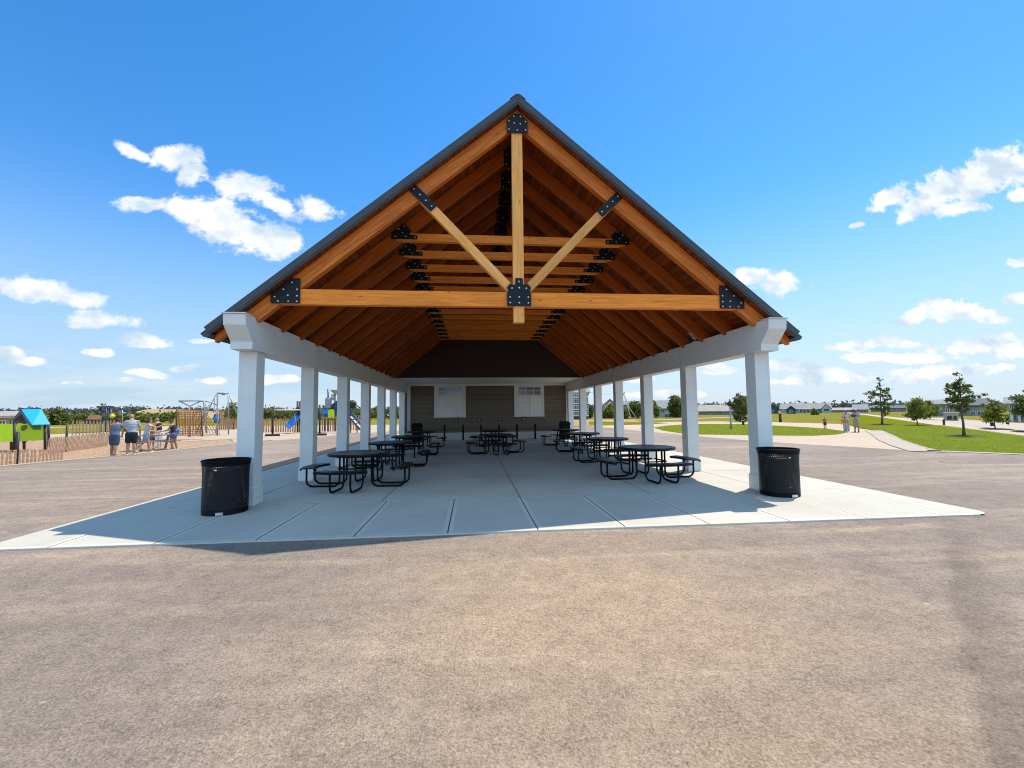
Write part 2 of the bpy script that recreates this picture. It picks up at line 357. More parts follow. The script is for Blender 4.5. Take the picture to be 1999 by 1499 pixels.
    def mesh(s, name):
        me = bpy.data.meshes.new(name); me.from_pydata(s.v, [], s.f)
        for q in s.mats: me.materials.append(q)
        me.polygons.foreach_set('material_index', s.m); me.polygons.foreach_set('use_smooth', s.sm); me.update(); return me

WM = {}
def place(o, parent, W):
    WM[o] = W
    if parent is not None:
        o.parent = parent; o.matrix_local = WM[parent].inverted() @ W
    else: o.matrix_local = W
    return o
def obj(name, mb, parent=None, W=None, at=None):
    "mb holds world coordinates unless W (its own frame) is given; at moves the origin without moving the mesh"
    if at is not None and W is None:
        at = Vector(at); mb.v = [tuple(Vector(v)-at) for v in mb.v]; W = Matrix.Translation(at)
    o = bpy.data.objects.new(name, mb.mesh(name) if isinstance(mb, MB) else mb); COL.objects.link(o)
    return place(o, parent, W if W is not None else Matrix.Identity(4))
def empty(name, loc, rz=0):
    o = bpy.data.objects.new(name, None); COL.objects.link(o); o.empty_display_size = .3
    return place(o, None, Matrix.Translation(Vector(loc)) @ Matrix.Rotation(rz, 4, 'Z'))
def tag(o, label=None, cat=None, group=None, kind=None):
    if label: o['label'] = label
    if cat: o['category'] = cat
    if group: o['group'] = group
    if kind: o['kind'] = kind
    return o
def lpart(name, mb, parent, loc=(0, 0, 0), rz=0):
    "a part given in its parent's local frame"
    return obj(name, mb, parent, WM[parent] @ Matrix.Translation(Vector(loc)) @ Matrix.Rotation(rz, 4, 'Z'))
def copy_tree(o, loc=None, rz=None, parent=None):
    c = o.copy(); COL.objects.link(c); c.parent = parent
    if parent is None: c.location = loc; c.rotation_euler = (0, 0, rz or 0)
    for ch in [q for q in bpy.data.objects if q.parent == o]: copy_tree(ch, parent=c)
    return c
def bev(o, w=.006, seg=1):
    b = o.modifiers.new('bevel', 'BEVEL'); b.width = w; b.segments = seg; b.limit_method = 'ANGLE'; return o

# ------------------------------------------------------------------ light and sky
SUN = Vector((.449, .311, 1)).normalized()
sl = bpy.data.lights.new('sun', 'SUN'); sl.energy = 3.2; sl.angle = R(.5); sl.color = (1, .925, .79)
so = bpy.data.objects.new('sun', sl); COL.objects.link(so); so.rotation_euler = SUN.to_track_quat('Z', 'Y').to_euler(); so.location = (0, 0, 60)
w = bpy.data.worlds.new('World'); scn.world = w; w.use_nodes = True
n, l = w.node_tree.nodes, w.node_tree.links
bg = n['Background']
sky = n.new('ShaderNodeTexSky'); sky.sky_type = 'NISHITA'; sky.sun_disc = False
sky.sun_elevation = math.asin(SUN.z); sky.sun_rotation = math.atan2(SUN.x, SUN.y); sky.air_density = 1.0; sky.dust_density = .1; sky.ozone_density = 2.0
hs = n.new('ShaderNodeHueSaturation'); hs.inputs['Saturation'].default_value = 1.34; hs.inputs['Value'].default_value = .765; hs.inputs['Hue'].default_value = .495
l.new(mixc(n, l, 1.0, sky.outputs[0], (.97, .945, 1.0), 'MULTIPLY'), hs.inputs['Color'])
dv = n.new('ShaderNodeTexCoord').outputs['Generated']
sp = n.new('ShaderNodeSeparateXYZ'); l.new(dv, sp.inputs[0])
yy = mth(n, l, 'MAXIMUM', mth(n, l, 'ABSOLUTE', sp.outputs[1]), .02)
cb = n.new('ShaderNodeCombineXYZ'); l.new(mth(n, l, 'DIVIDE', sp.outputs[0], yy), cb.inputs[0]); l.new(mth(n, l, 'DIVIDE', sp.outputs[2], yy), cb.inputs[1])
P = cb.outputs[0]
def gno(x, y):
    d = ray(x, y); return d.x/d.y, d.z/d.y
wn = n.new('ShaderNodeTexNoise'); wn.inputs['Scale'].default_value = 9; wn.inputs['Detail'].default_value = 3; l.new(P, wn.inputs['Vector'])
wv = n.new('ShaderNodeVectorMath'); wv.operation = 'SUBTRACT'; l.new(wn.outputs['Color'], wv.inputs[0]); wv.inputs[1].default_value = (.5, .5, .5)
ws = n.new('ShaderNodeVectorMath'); ws.operation = 'SCALE'; l.new(wv.outputs[0], ws.inputs[0]); ws.inputs['Scale'].default_value = .03
wa = n.new('ShaderNodeVectorMath'); wa.operation = 'ADD'; l.new(P, wa.inputs[0]); l.new(ws.outputs[0], wa.inputs[1]); PW = wa.outputs[0]
CL = [(285, 400, 60, 14, 4), (365, 408, 60, 22, 8), (435, 428, 82, 42, 18), (500, 458, 80, 36, 16), (560, 472, 40, 26, 5),
 (258, 298, 38, 11, 25), (345, 312, 52, 24, -5), (374, 343, 28, 24, 50), (465, 366, 52, 24, 10), (505, 372, 42, 24, 0), (540, 398, 50, 15, 30), (612, 412, 42, 24, 0),
 (60, 562, 95, 26, 8), (150, 582, 60, 15, 2), (195, 626, 72, 17, 3), (282, 671, 58, 12, 2), (203, 692, 38, 8, 2),
 (15, 688, 36, 14, 5), (50, 708, 42, 9, 5), (360, 718, 30, 9, -4), (282, 731, 46, 7, 4), (246, 745, 20, 5, 3), (135, 745, 22, 4, 0), (410, 742, 40, 6, 0), (395, 662, 36, 5, 0), (445, 655, 35, 10, -5),
 (1738, 385, 44, 18, -32), (1800, 400, 60, 22, -25), (1860, 368, 120, 34, -20), (1950, 330, 80, 42, -14), (1880, 405, 60, 14, -10), (1990, 380, 30, 12, -10), (1676, 441, 16, 7, -15),
 (1465, 537, 46, 15, -2), (1522, 557, 55, 18, -3), (1985, 513, 28, 8, 2), (1790, 618, 48, 15, -25), (1850, 604, 66, 22, -4), (1925, 615, 80, 13, 5), (1992, 585, 30, 11, 0),
 (1690, 672, 70, 11, -5), (1740, 670, 70, 10, 2), (1700, 695, 60, 9, -3), (1910, 672, 90, 16, -8), (1990, 680, 70, 20, 0), (1530, 706, 60, 12, 4), (1600, 724, 60, 12, 6), (1780, 700, 90, 10, 0), (1860, 725, 150, 12, -3), (1680, 740, 120, 9, 3), (1560, 745, 70, 8, 0),
 (545, 740, 50, 10, 0), (560, 700, 40, 7, 0), (1400, 720, 40, 9, 0), (1230, 740, 50, 6, 0), (1290, 770, 90, 8, 0), (860, 30, 0.1, 0.1, 0)]
dmin = None
for (cx_, cy_, a_, b_, t_) in CL:
    x0, y0 = gno(cx_, cy_)
    x1, y1 = gno(cx_+a_*math.cos(R(t_)), cy_+a_*math.sin(R(t_))); x2, y2 = gno(cx_-b_*math.sin(R(t_)), cy_+b_*math.cos(R(t_)))
    ra = math.hypot(x1-x0, y1-y0); rb = math.hypot(x2-x0, y2-y0); th = math.atan2(y1-y0, x1-x0)
    q = mapping(n, l, PW, (ra*1.10, rb*1.22, 1), (x0, y0, 0), (0, 0, th), 'TEXTURE')
    le = n.new('ShaderNodeVectorMath'); le.operation = 'LENGTH'; l.new(q, le.inputs[0])
    if dmin is None: dmin = le.outputs['Value']
    else:
        dmin = mth(n, l, 'SMOOTH_MIN', dmin, le.outputs['Value'], .12)
fb = noise(n, l, mapping(n, l, P, (1, 1.25, 1)), 15, 9, .62, .15)
fb2 = noise(n, l, mapping(n, l, P, (1, 1.5, 1), (0, -.012, 0)), 9, 6, .55)
dens = mth(n, l, 'ADD', mth(n, l, 'SUBTRACT', 1.0, dmin), mth(n, l, 'MULTIPLY', mth(n, l, 'SUBTRACT', mth(n, l, 'ADD', mth(n, l, 'MULTIPLY', fb, .8), mth(n, l, 'MULTIPLY', noise(n, l, P, 42, 6, .6), .2)), .5), 2.7))
mr = n.new('ShaderNodeMapRange'); mr.interpolation_type = 'SMOOTHSTEP'; l.new(dens, mr.inputs[0]); mr.inputs[1].default_value = -.02; mr.inputs[2].default_value = .46
front = mth(n, l, 'GREATER_THAN', sp.outputs[1], .05)
mask = mth(n, l, 'MULTIPLY', mr.outputs[0], front)
# thin streaky cloud veil close to the horizon
veil = ramp(n, l, noise(n, l, mapping(n, l, P, (1, 7, 1)), 3.2, 7, .55, .3), [(.42, (0, 0, 0)), (.62, (1, 1, 1))])
low = n.new('ShaderNodeMapRange'); l.new(sp.outputs[2], low.inputs[0]); low.inputs[1].default_value = .02; low.inputs[2].default_value = .16; low.inputs[3].default_value = .75; low.inputs[4].default_value = 0
veil = mth(n, l, 'MULTIPLY', veil, low.outputs[0], clamp=True)
ccol = ramp(n, l, fb2, [(.38, (2.15, 2.65, 3.1)), (.58, (3.7, 3.72, 3.75))])
# pale band of summer haze that whitens the blue towards the horizon
hz = n.new('ShaderNodeMapRange'); hz.interpolation_type = 'SMOOTHSTEP'; l.new(sp.outputs[2], hz.inputs[0]); hz.inputs[1].default_value = -.02; hz.inputs[2].default_value = .44; hz.inputs[3].default_value = .92; hz.inputs[4].default_value = 0
rt = n.new('ShaderNodeMapRange'); l.new(sp.outputs[0], rt.inputs[0]); rt.inputs[1].default_value = -.6; rt.inputs[2].default_value = .5
SKYMIX = mixc(n, l, hz.outputs[0], hs.outputs[0], mixc(n, l, rt.outputs[0], (1.5, 2.12, 2.8), (1.95, 2.45, 2.95)))
# added bright blue patches in the unseen sky behind the camera, lifting shaded fronts
bk = n.new('ShaderNodeMapRange'); bk.interpolation_type = 'SMOOTHSTEP'; l.new(sp.outputs[1], bk.inputs[0]); bk.inputs[1].default_value = .0; bk.inputs[2].default_value = -.35; bk.inputs[3].default_value = 0; bk.inputs[4].default_value = .75
up = n.new('ShaderNodeMapRange'); l.new(sp.outputs[2], up.inputs[0]); up.inputs[1].default_value = -.02; up.inputs[2].default_value = .03
bfill = ramp(n, l, noise(n, l, dv, 3.5, 6), [(.42, (0, 0, 0)), (.55, (1, 1, 1))])
SKYMIX = mixc(n, l, mth(n, l, 'MULTIPLY', mth(n, l, 'MULTIPLY', bk.outputs[0], up.outputs[0]), bfill), SKYMIX, (4.4, 6.8, 9.2))
s1 = mixc(n, l, mth(n, l, 'MULTIPLY', veil, front), SKYMIX, (2.5, 2.95, 3.35))
s2 = mixc(n, l, mask, s1, ccol)
l.new(s2, bg.inputs['Color']); bg.inputs['Strength'].default_value = .15
scn.view_settings.view_transform = 'Standard'; scn.view_settings.look = 'None'; scn.view_settings.exposure = .97; scn.view_settings.gamma = 1
scn.cycles.max_bounces = 8; scn.cycles.diffuse_bounces = 5; scn.cycles.use_denoising = True; scn.cycles.filter_width = 1.05

# ------------------------------------------------------------------ ground
def sheet(name, poly, z, m, kind='structure'):
    mb = MB(); mb.add([(x, y, z) for x, y in poly], [tuple(range(len(poly)))], m); o = obj(name, mb); o['kind'] = kind; return o
def px(*pts): return [tuple(gp(x, y)[:2]) for x, y in pts]
sheet('ground', [(-4000, -400), (4000, -400), (4000, 6000), (-4000, 6000)], -.06, M['field'])
left_edge = [(-17.5, 13), (-16.55, 16.2), (-15.9, 18.2), (-15.2, 20.2), (-14.8, 22.5), (-14.5, 26.3), (-13.6, 28.6), (-12.6, 30.5), (-10.9, 35), (-8, 41), (-3, 46)]
right_edge = [(12, 45), (12.9, 30), (13.3, 25.3), (13.9, 20.9), (14.6, 19), (15.4, 17.2), (16.3, 15), (17.9, 13.2), (30, 9.5)]
sheet('asphalt', [(-60, -30), (60, -30), (60, -1)]+[(60, 1)]+right_edge[::-1]+left_edge[::-1]+[(-24, 4), (-60, -6)], -.022, M['asphalt'])
sheet('playground_mulch', [(-60, -6), (-24, 4)]+left_edge[:6]+[(-17, 30.5), (-24, 33), (-60, 38)], -.034, M['mulch'])
sheet('play_plaza', left_edge[5:]+[(-3, 60), (-70, 75), (-60, 38.1), (-24, 33.1), (-17, 30.6)], -.030, M['path'])
sheet('right_plaza', right_edge[:8]+px((1999, 886), (1810, 878), (1760, 862), (1735, 850), (1718, 841), (1676, 835), (1648, 827), (1508, 823.5), (1400, 822), (1300, 823), (1120, 826)), -.034, M['path'])
sheet('grass_oval', px((1276, 834), (1300, 830.5), (1330, 828), (1366, 827), (1458, 827), (1508, 830), (1560, 832.5), (1613, 836), (1648, 841), (1650, 844), (1634, 847), (1585, 849.6), (1511, 849), (1458, 848.5), (1365, 847), (1331, 845), (1295, 840)), -.026, M['lawn'])
sheet('right_lawn', px((1999, 885.5), (1810, 877), (1765, 862), (1737, 850), (1722, 841), (1676, 834), (1655, 826), (1640, 820), (1655, 814), (1690, 810.5), (1796, 824), (1890, 836), (1999, 850), (2150, 868), (2150, 890)), -.030, M['lawn'])
# pale edging strips
def strip(name, pts, wd, z, m, h=.0):
    vs = []; N = len(pts); pts = [Vector((p[0], p[1], 0)) for p in pts]; mb = MB()
    for i in range(N):
        t = (pts[min(i+1, N-1)]-pts[max(i-1, 0)]).normalized(); q = Vector((-t.y, t.x, 0))
        a, b_ = pts[i]+q*wd/2, pts[i]-q*wd/2
        vs += [(a.x, a.y, z), (b_.x, b_.y, z), (a.x, a.y, z-.1), (b_.x, b_.y, z-.1)]
    fs = []
    for i in range(N-1):
        k = 4*i; fs += [(k, k+1, k+5, k+4), (k+1, k+3, k+7, k+5), (k, k+4, k+6, k+2)]
    mb.add(vs, fs, m); o = obj(name, mb); o['kind'] = 'structure'; return o
strip('left_curb', left_edge[:7], .32, .02, M['curb'])
strip('lawn_curb', px((2100, 893), (1999, 886.5), (1900, 882.5), (1810, 879)), .45, .0, M['curb'])
strip('path_edging', px((1810, 881), (1770, 870), (1738, 858), (1722, 848), (1705, 840)), 1.0, .0, M['curb'])
strip('far_path', px((1640, 803.4), (1690, 808.8), (1796, 822), (1890, 834), (1999, 846), (2150, 862)), 1.8, -.02, M['path'])
strip('far_street', px((1790, 815), (1850, 821), (1920, 826), (1999, 832), (2150, 842)), 6, -.024, M['curb'])
strip('back_path', px((1440, 813.5), (1300, 818.5), (1100, 822)), 3, -.02, M['path'])
strip('playground_path', px((100, 852.5), (207, 847), (300, 842), (400, 839.5)), 1.6, -.02, M['curb'])
strip('side_path', px((335, 861.5), (400, 858), (480, 855)), 1.3, -.016, M['curb'])
sheet('playground_lawn', px((0, 850), (130, 846), (300, 840), (300, 832), (130, 834), (0, 836)), -.026, M['field'])
sheet('soil_patch', px((1100, 832), (1260, 828), (1240, 818), (1120, 819)), -.026, M['soil'])
sheet('green_patch', px((1150, 829), (1200, 829.5), (1200, 823), (1150, 822)), -.022, M['lawn'])
sheet('green_sliver', px((1210, 829), (1268, 827.5), (1306, 825.5), (1270, 823.5), (1210, 824)), -.018, M['lawn'])
sheet('asphalt_strip', [(-7.62, 11.9), (-7.3, 11.25), (-6.946, 11.22), (-6.946, 34), (-7.62, 34)], -.014, M['darkasphalt'])
# big far swell carrying the skyline
def swell(name, pts, h, depth, m):
    mb = MB(); vs = []
    for i, (x, y) in enumerate(pts):
        hh = h*(.7+.3*math.sin(i*1.7)); vs += [(x, y, -.1), (x*1.15, y+depth*.5, hh*.75), (x*1.3, y+depth, hh)]
    fs = []
    for i in range(len(pts)-1):
        k = 3*i; fs += [(k, k+3, k+4, k+1), (k+1, k+4, k+5, k+2)]
    mb.add(vs, fs, m, True); o = obj(name, mb); o['kind'] = 'structure'
swell('far_hill', [(-900, 500), (-500, 620), (-200, 700), (100, 720), (500, 640), (900, 520)], 3, 300, M['field'])

# ------------------------------------------------------------------ concrete slab
mb = MB()
xs_front = [-7.12, -6.25, -5.0, -3.75, -2.5, -1.25, 0, 1.25, 2.5, 3.75, 5.0, 6.25, 7.12]
G = .0085
def pan(x0, x1, y0, y1): mb.add([(x0+G, y0+G, 0), (x1-G, y0+G, 0), (x1-G, y1-G, 0), (x0+G, y1-G, 0)], [(0, 1, 2, 3)], M['concrete'])
for i in range(12):
    if i < 11: pan(xs_front[i], xs_front[i+1], 6.05, 8.35)
# right corner panel, rounded
cp = [(6.25+G, 6.05+G), (6.86, 6.05+G)]+[(6.86+.26*math.sin(t*R(15)), 6.31+G-.26*math.cos(t*R(15))) for t in range(1, 7)]+[(7.12, 8.35-G), (6.25+G, 8.35-G)]
mb.add([(x, y, 0) for x, y in cp], [tuple(range(len(cp)))], M['concrete'])
ys = [8.35, 11.2, 14.1, 17.0, 19.9, 22.8, 25.6, 28.5, 31.5, 34.2]
xs = [-7.12, -5.2, -2.6, 0, 2.6, 5.2, 7.12]
for i in range(6):
    for j in range(9): pan(-6.95 if i == 0 and j else xs[i], xs[i+1], ys[j], ys[j+1])
mb.b2(-7.115, 6.86, 6.056, 11.2, -.2, -.010, M['joint']); mb.b2(-6.945, 6.86, 11.201, 34.2, -.2, -.010, M['joint']); mb.b2(6.862, 7.116, 6.33, 34.2, -.2, -.010, M['joint'])
# outer faces of the slab in clean concrete
mb.b2(-7.125, 6.86, 6.044, 6.056, -.2, -.0005, M['concrete']); mb.b2(-7.128, -7.116, 6.058, 11.2, -.2, -.0005, M['concrete']); mb.b2(-7.128, -6.95, 11.2, 11.21, -.2, -.0005, M['concrete']); mb.b2(7.116, 7.126, 6.34, 34.2, -.2, -.0005, M['concrete'])
o = obj('concrete_slab', mb); o['kind'] = 'structure'

# ------------------------------------------------------------------ pavilion
pav = empty('picnic_pavilion', (0, 17, 0)); tag(pav, 'large open timber pavilion with white columns, orange wooden roof trusses and charcoal roof', 'pavilion')
SL = .825; ZT = 7.78; TH = .17
ztop = lambda x: ZT-SL*abs(x)
zund = lambda x: ZT-TH-SL*abs(x)
YF, YG, YW, YB = 7.95, 21.95, 26.2, 34.0
ANG = math.atan(SL)
XC = (4.865+5.176)/2
for s in (-1, 1):
    for i in range(7):
        y0 = 8.297+i*2.892; c = (s*XC, y0+.156, 0)
        mb = MB(); mb.b2(s*XC-.155, s*XC+.155, y0, y0+.311, .0, 2.81, M['white'])
        o = bev(obj('column', mb, pav, at=c), .006)
        pl = MB(); pl.prism([(-.178, 0), (.178, 0), (.178, .30), (.160, .325), (-.160, .325), (-.178, .30)], 'y', -.178, .178, M['white'])
        bev(obj('plinth', pl, o, W=Matrix.Translation(c)), .004)
        tr = MB()
        for ex in (-1, 1):      # overlapping corner boards leave a fine reveal on the front and back faces
            for fy in (-1, 1): tr.b2(ex*.134-.020, ex*.134+.020, fy*.1555-.003*(fy < 0), fy*.1555+.003*(fy > 0), .326, 2.80, M['white'])
        obj('corner_board', tr, o, W=Matrix.Translation(c))
    # long beam with a swept-back end
    x0, x1 = s*4.806, s*5.18
    prof = [(7.74, 3.39), (7.76, 3.20), (8.0, 2.94), (8.0, 2.806), (26.15, 2.806), (26.15, 3.39)]
    mb = MB(); mb.prism(prof, 'x', min(x0, x1), max(x0, x1), M['white'])
    cap = MB(); cap.b2(min(x0, x1)-.012, max(x0, x1)+.012, 7.715, 7.95, 3.392, 3.41, M['white'])
    o = bev(obj('beam', mb, pav, at=(s*5, 17, 3.1)), .006)
    for yj in (11.34, 17.12, 22.91):
        jt = MB(); jt.b2(x0-s*.002-.0015, x0-s*.002+.0015, yj-.0025, yj+.0025, 2.82, 3.38, M['joint'])
        obj('butt_joint', jt, o, at=(x0, yj, 3.1))
    obj('beam_cap', cap, o, W=Matrix.Identity(4))
# roof
for s in (-1, 1):
    L = 5.56/math.cos(ANG)
    # local frame: x up the slope, y along ridge, z out of the roof
    X = Vector((-s*math.cos(ANG), 0, math.sin(ANG))); Y = Vector((0, 1, 0)) if s < 0 else Vector((0, -1, 0)); Z = X.cross(Y)
    T = Matrix((X, Y, Z)).transposed().to_4x4(); T.translation = Vector((s*5.56, 21, ztop(5.56)))
    if Z.z < 0: raise Exception('roof frame')
    hy = (YB-YF)/2; sg = 1 if s < 0 else -1; yc = ((YB+YF)/2-21)*sg
    cov = MB(); cov.b2(-.02, L, yc-hy-.0, yc+hy, -.075, 0, M['shingle']); rc = obj('roof_covering', cov, pav, W=T)
    e0, e1 = yc-hy, yc+hy
    yf = e0 if s < 0 else e1; d = 1 if s < 0 else -1         # front end in the local frame
    dk = MB(); dk.b2(.02, L-.0, min(yf+d*.03, -d*-1000 if False else yf+d*.03), max(yf+d*.03, yf+d*(YG-YF)), -.128, -.077, M['deck']) if d > 0 else dk.b2(.02, L, yf+d*(YG-YF), yf+d*.03, -.128, -.077, M['deck'])
    obj('roof_deck', dk, pav, W=T)
    fs = MB(); a, b_ = sorted((yf-d*.025, yf+d*.03)); fs.b2(-.03, L+.0, a, b_, -.105, .012, M['fascia']); a, b_ = sorted((yf-d*.012, yf+d*.03)); fs.b2(-.03, L, a, b_, -.135, -.105, M['fascia'])
    obj('rake_fascia', fs, pav, W=T)
    gt = MB(); a, b_ = sorted((yf+d*.0, yf+d*(YB-YF)))
    gt.prism([(-.15, -.03), (-.03, -.03), (-.03, -.16), (-.11, -.16), (-.15, -.10)], 'y', a, b_, M['fascia']); obj('gutter', gt, pav, W=T)
    sf = MB(); a, b_ = sorted((yf+d*(YG-YF), yf+d*(YB-YF))); sf.b2(.0, L, a, b_, -.128, -.078, M['white_in']); obj('back_deck', sf, pav, W=T)
mb = MB(); mb.prism([(-.15, ZT-.085), (-.12, ZT-.055), (-.04, ZT+.014), (.04, ZT+.014), (.12, ZT-.055), (.15, ZT-.085), (.0, ZT-.01)], 'y', YF-.03, YB, M['fascia']); obj('ridge_cap', mb, pav, at=(0, 21, ZT))

def rafter(s, y, m, t=.13, D=.335):
    "plumb-cut rafter; its own frame has x along the slope"
    xe = 5.50
    X = Vector((-s*math.cos(ANG), 0, math.sin(ANG))); Yv = Vector((0, 1, 0)); Z = X.cross(Yv)
    T = Matrix((X, Yv, Z)).transposed().to_4x4(); T.translation = Vector((s*2.7, y, zund(2.7)))
    poly = [(.0, zund(0)), (xe, zund(xe)), (xe, zund(xe)-.16), (5.19, 3.395 if zund(5.19)-D < 3.395 else zund(5.19)-D), (4.80, 3.395), (4.80, max(zund(4.8)-D, 3.2)), (0, zund(0)-D)]
    poly = [(.0, zund(0)), (xe, zund(xe)), (xe, zund(xe)-.13), (5.185, zund(5.185)-.13), (4.80, zund(4.80)-.27), (4.79, zund(4.79)-D), (0, zund(0)-D)]
    mb = MB(); mb.prism([(s*x, z-.002) for x, z in poly], 'y', y-t/2, y+t/2, m)
    Ti = T.inverted(); mb.v = [tuple(Ti @ Vector(v)) for v in mb.v]
    o = bpy.data.objects.new('rafter', mb.mesh('rafter')); COL.objects.link(o); place(o, pav, T); bev(o, .005); return o
def timber(name, a, b_, wd, ht, m, parent, up=(0, 0, 1)):
    a, b_ = Vector(a), Vector(b_); X = (b_-a).normalized(); Yv = Vector(up).cross(X).normalized(); Z = X.cross(Yv)
    T = Matrix((X, Yv, Z)).transposed().to_4x4(); T.translation = (a+b_)/2; L = (b_-a).length
    mb = MB(); mb.b2(-L/2, L/2, -wd/2, wd/2, -ht/2, ht/2, m); return bev(obj(name, mb, parent, W=T), .006)
def plate(name, poly, y, bolts, parent, t=.012, br=.016):
    "steel plate facing the front, with bolt heads standing on it"
    mb = MB(); mb.prism(poly, 'y', y-t, y, M['plate'])
    for bx, bz in bolts:
        mb.lathe([(0, 0), (br*.9, 0), (br, -.004), (br, -.012), (0, -.013)], M['bolt'], 6, (0, 0, 0))
        k = 6*5; 
        for i in range(len(mb.v)-k, len(mb.v)):
            x, yv, z = mb.v[i]; mb.v[i] = (bx+x, y-t+z, bz+yv)
    cx = sum(p[0] for p in poly)/len(poly); cz = sum(p[1] for p in poly)/len(poly)
    return obj(name, mb, parent, at=(cx, y, cz))
YT = 8.17; T0 = .13; yfr = YT-T0/2
fr = [YT]+[9.18+.964*k for k in range(14)]
# front truss
for s in (-1, 1):
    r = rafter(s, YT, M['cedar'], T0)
    for o_, lab in ((r, None),): pass
    # strap plate where the strut meets this rafter
    a = Vector((s*1.62, 0, 5.53)); b_ = Vector((s*2.03, 0, 5.93)); u = (b_-a).normalized(); w_ = Vector((-u.z, 0, u.x))*.085
    pts = [a-w_, b_-w_+u*-.02, b_-w_*.55+u*.04, b_+w_*.55+u*.04, b_+w_-u*.02, a+w_]
    plate('strap_plate', [(p.x, p.z) for p in pts], yfr-.016, [((a+(b_-a)*t).x, (a+(b_-a)*t).z) for t in (.10, .37, .64, .92)], r, br=.018)
    # end plate of the tie beam
    P_ = [(-4.55, 3.665), (-4.04, 3.665), (-4.04, 4.13), (-4.19, 4.13), (-4.55, 3.83)]
    B_ = [(-4.48, 3.78), (-4.42, 3.70), (-4.24, 3.70), (-4.09, 3.70), (-4.09, 3.80), (-4.25, 3.81), (-4.33, 3.92), (-4.09, 3.92), (-4.18, 4.05)]
    if s < 0: TP = (P_, B_)
    else: TP = ([(-x, z) for x, z in P_][::-1], [(-x, z) for x, z in B_])
    plate('gusset_plate', TP[0], yfr-.016, TP[1], r, br=.019)
tie = timber('tie_beam', (-4.45, YT, 3.795), (4.45, YT, 3.795), T0, .285, M['fir'], pav)
kp = timber('king_post', (-.01, yfr+.05, 3.345), (-.01, yfr+.05, 7.20), .21, .13, M['pale'], pav, up=(0, 1, 0))
for s in (-1, 1): timber('strut', (s*.16, YT-.004, 4.0), (s*1.95, YT-.004, 5.86), T0+.006, .165, M['pale'], pav)
c8 = [(-.235, 3.66), (.225, 3.66), (.225, 3.90), (.205, 3.96), (.225, 4.02), (.155, 4.10), (.10, 4.06), (.07, 4.09), (.07, 4.20), (-.075, 4.20), (-.075, 4.09), (-.11, 4.06), (-.17, 4.10), (-.24, 4.02), (-.215, 3.96), (-.235, 3.90)]
plate('center_gusset', c8, yfr-.036, [(-.18, 3.72), (-.005, 3.72), (.17, 3.72), (-.18, 3.83), (-.005, 3.83), (.17, 3.83), (-.14, 4.0), (-.005, 4.01), (.135, 4.0), (-.005, 4.13)], kp, br=.019)
plate('ridge_gusset', [(-.21, 7.10), (.20, 7.10), (.20, 7.36), (.06, 7.49), (-.07, 7.49), (-.21, 7.36)], yfr-.036, [(-.17, 7.16), (-.005, 7.15), (.16, 7.16), (-.065, 7.29), (.055, 7.28), (-.17, 7.33), (.16, 7.33), (-.07, 7.43), (.06, 7.43)], kp, br=.018)
# inner frames
plL = [(-2.60, 5.335), (-2.06, 5.335), (-2.06, 5.425), (-2.22, 5.435), (-2.19, 5.53), (-2.33, 5.675), (-2.60, 5.46)]
blL = [(-2.52, 5.385), (-2.30, 5.39), (-2.11, 5.38), (-2.37, 5.47), (-2.45, 5.55), (-2.33, 5.62)]
rp = [(-.19, 7.02), (.19, 7.02), (.19, 7.38), (.07, 7.50), (-.07, 7.50), (-.19, 7.38)]
rb = [(-.14, 7.08), (.14, 7.08), (-.14, 7.30), (.14, 7.30), (0, 7.2)]
for k, y in enumerate(fr[1:]):
    for s in (-1, 1): rafter(s, y, M['cedar_shaded'], .09)
    ct = timber('collar_tie', (-2.50, y, 5.385), (2.50, y, 5.385), .112, .17, M['fir'], pav)
    yp = y-.056-.003
    plate('gusset_plate', plL, yp, blL, ct, br=.016); plate('gusset_plate', [(-x, z) for x, z in plL][::-1], yp, [(-x, z) for x, z in blL], ct, br=.016)
    plate('ridge_gusset', rp, y-.055-.003, rb, ct, br=.015)
    if k == 0:
        pass
# gable wall over the back room and its flat soffit
gz = 3.392
gx = (ZT-TH-gz)/SL
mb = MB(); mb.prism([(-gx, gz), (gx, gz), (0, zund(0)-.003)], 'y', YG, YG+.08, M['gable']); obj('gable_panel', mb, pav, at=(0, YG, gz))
for s in (-1, 1):
    mb = MB(); a, b_ = (s*(gx-.03), gz), (s*.25, zund(.25)-.02)
    mb.prism([(s*(gx-.02), gz-.0), (s*.2, zund(.2)-.01), (s*.2, zund(.2)-.06), (s*(gx-.10), gz)], 'y', YG-.03, YG-.002, M['white_in']); obj('rake_trim', mb, pav, at=(s*3, YG, 4.5))
mb = MB(); mb.b2(-4.80, 4.80, YG-.01, YW, gz-.03, gz-.002, M['white_in']); obj('soffit', mb, pav, at=(0, 24, gz))
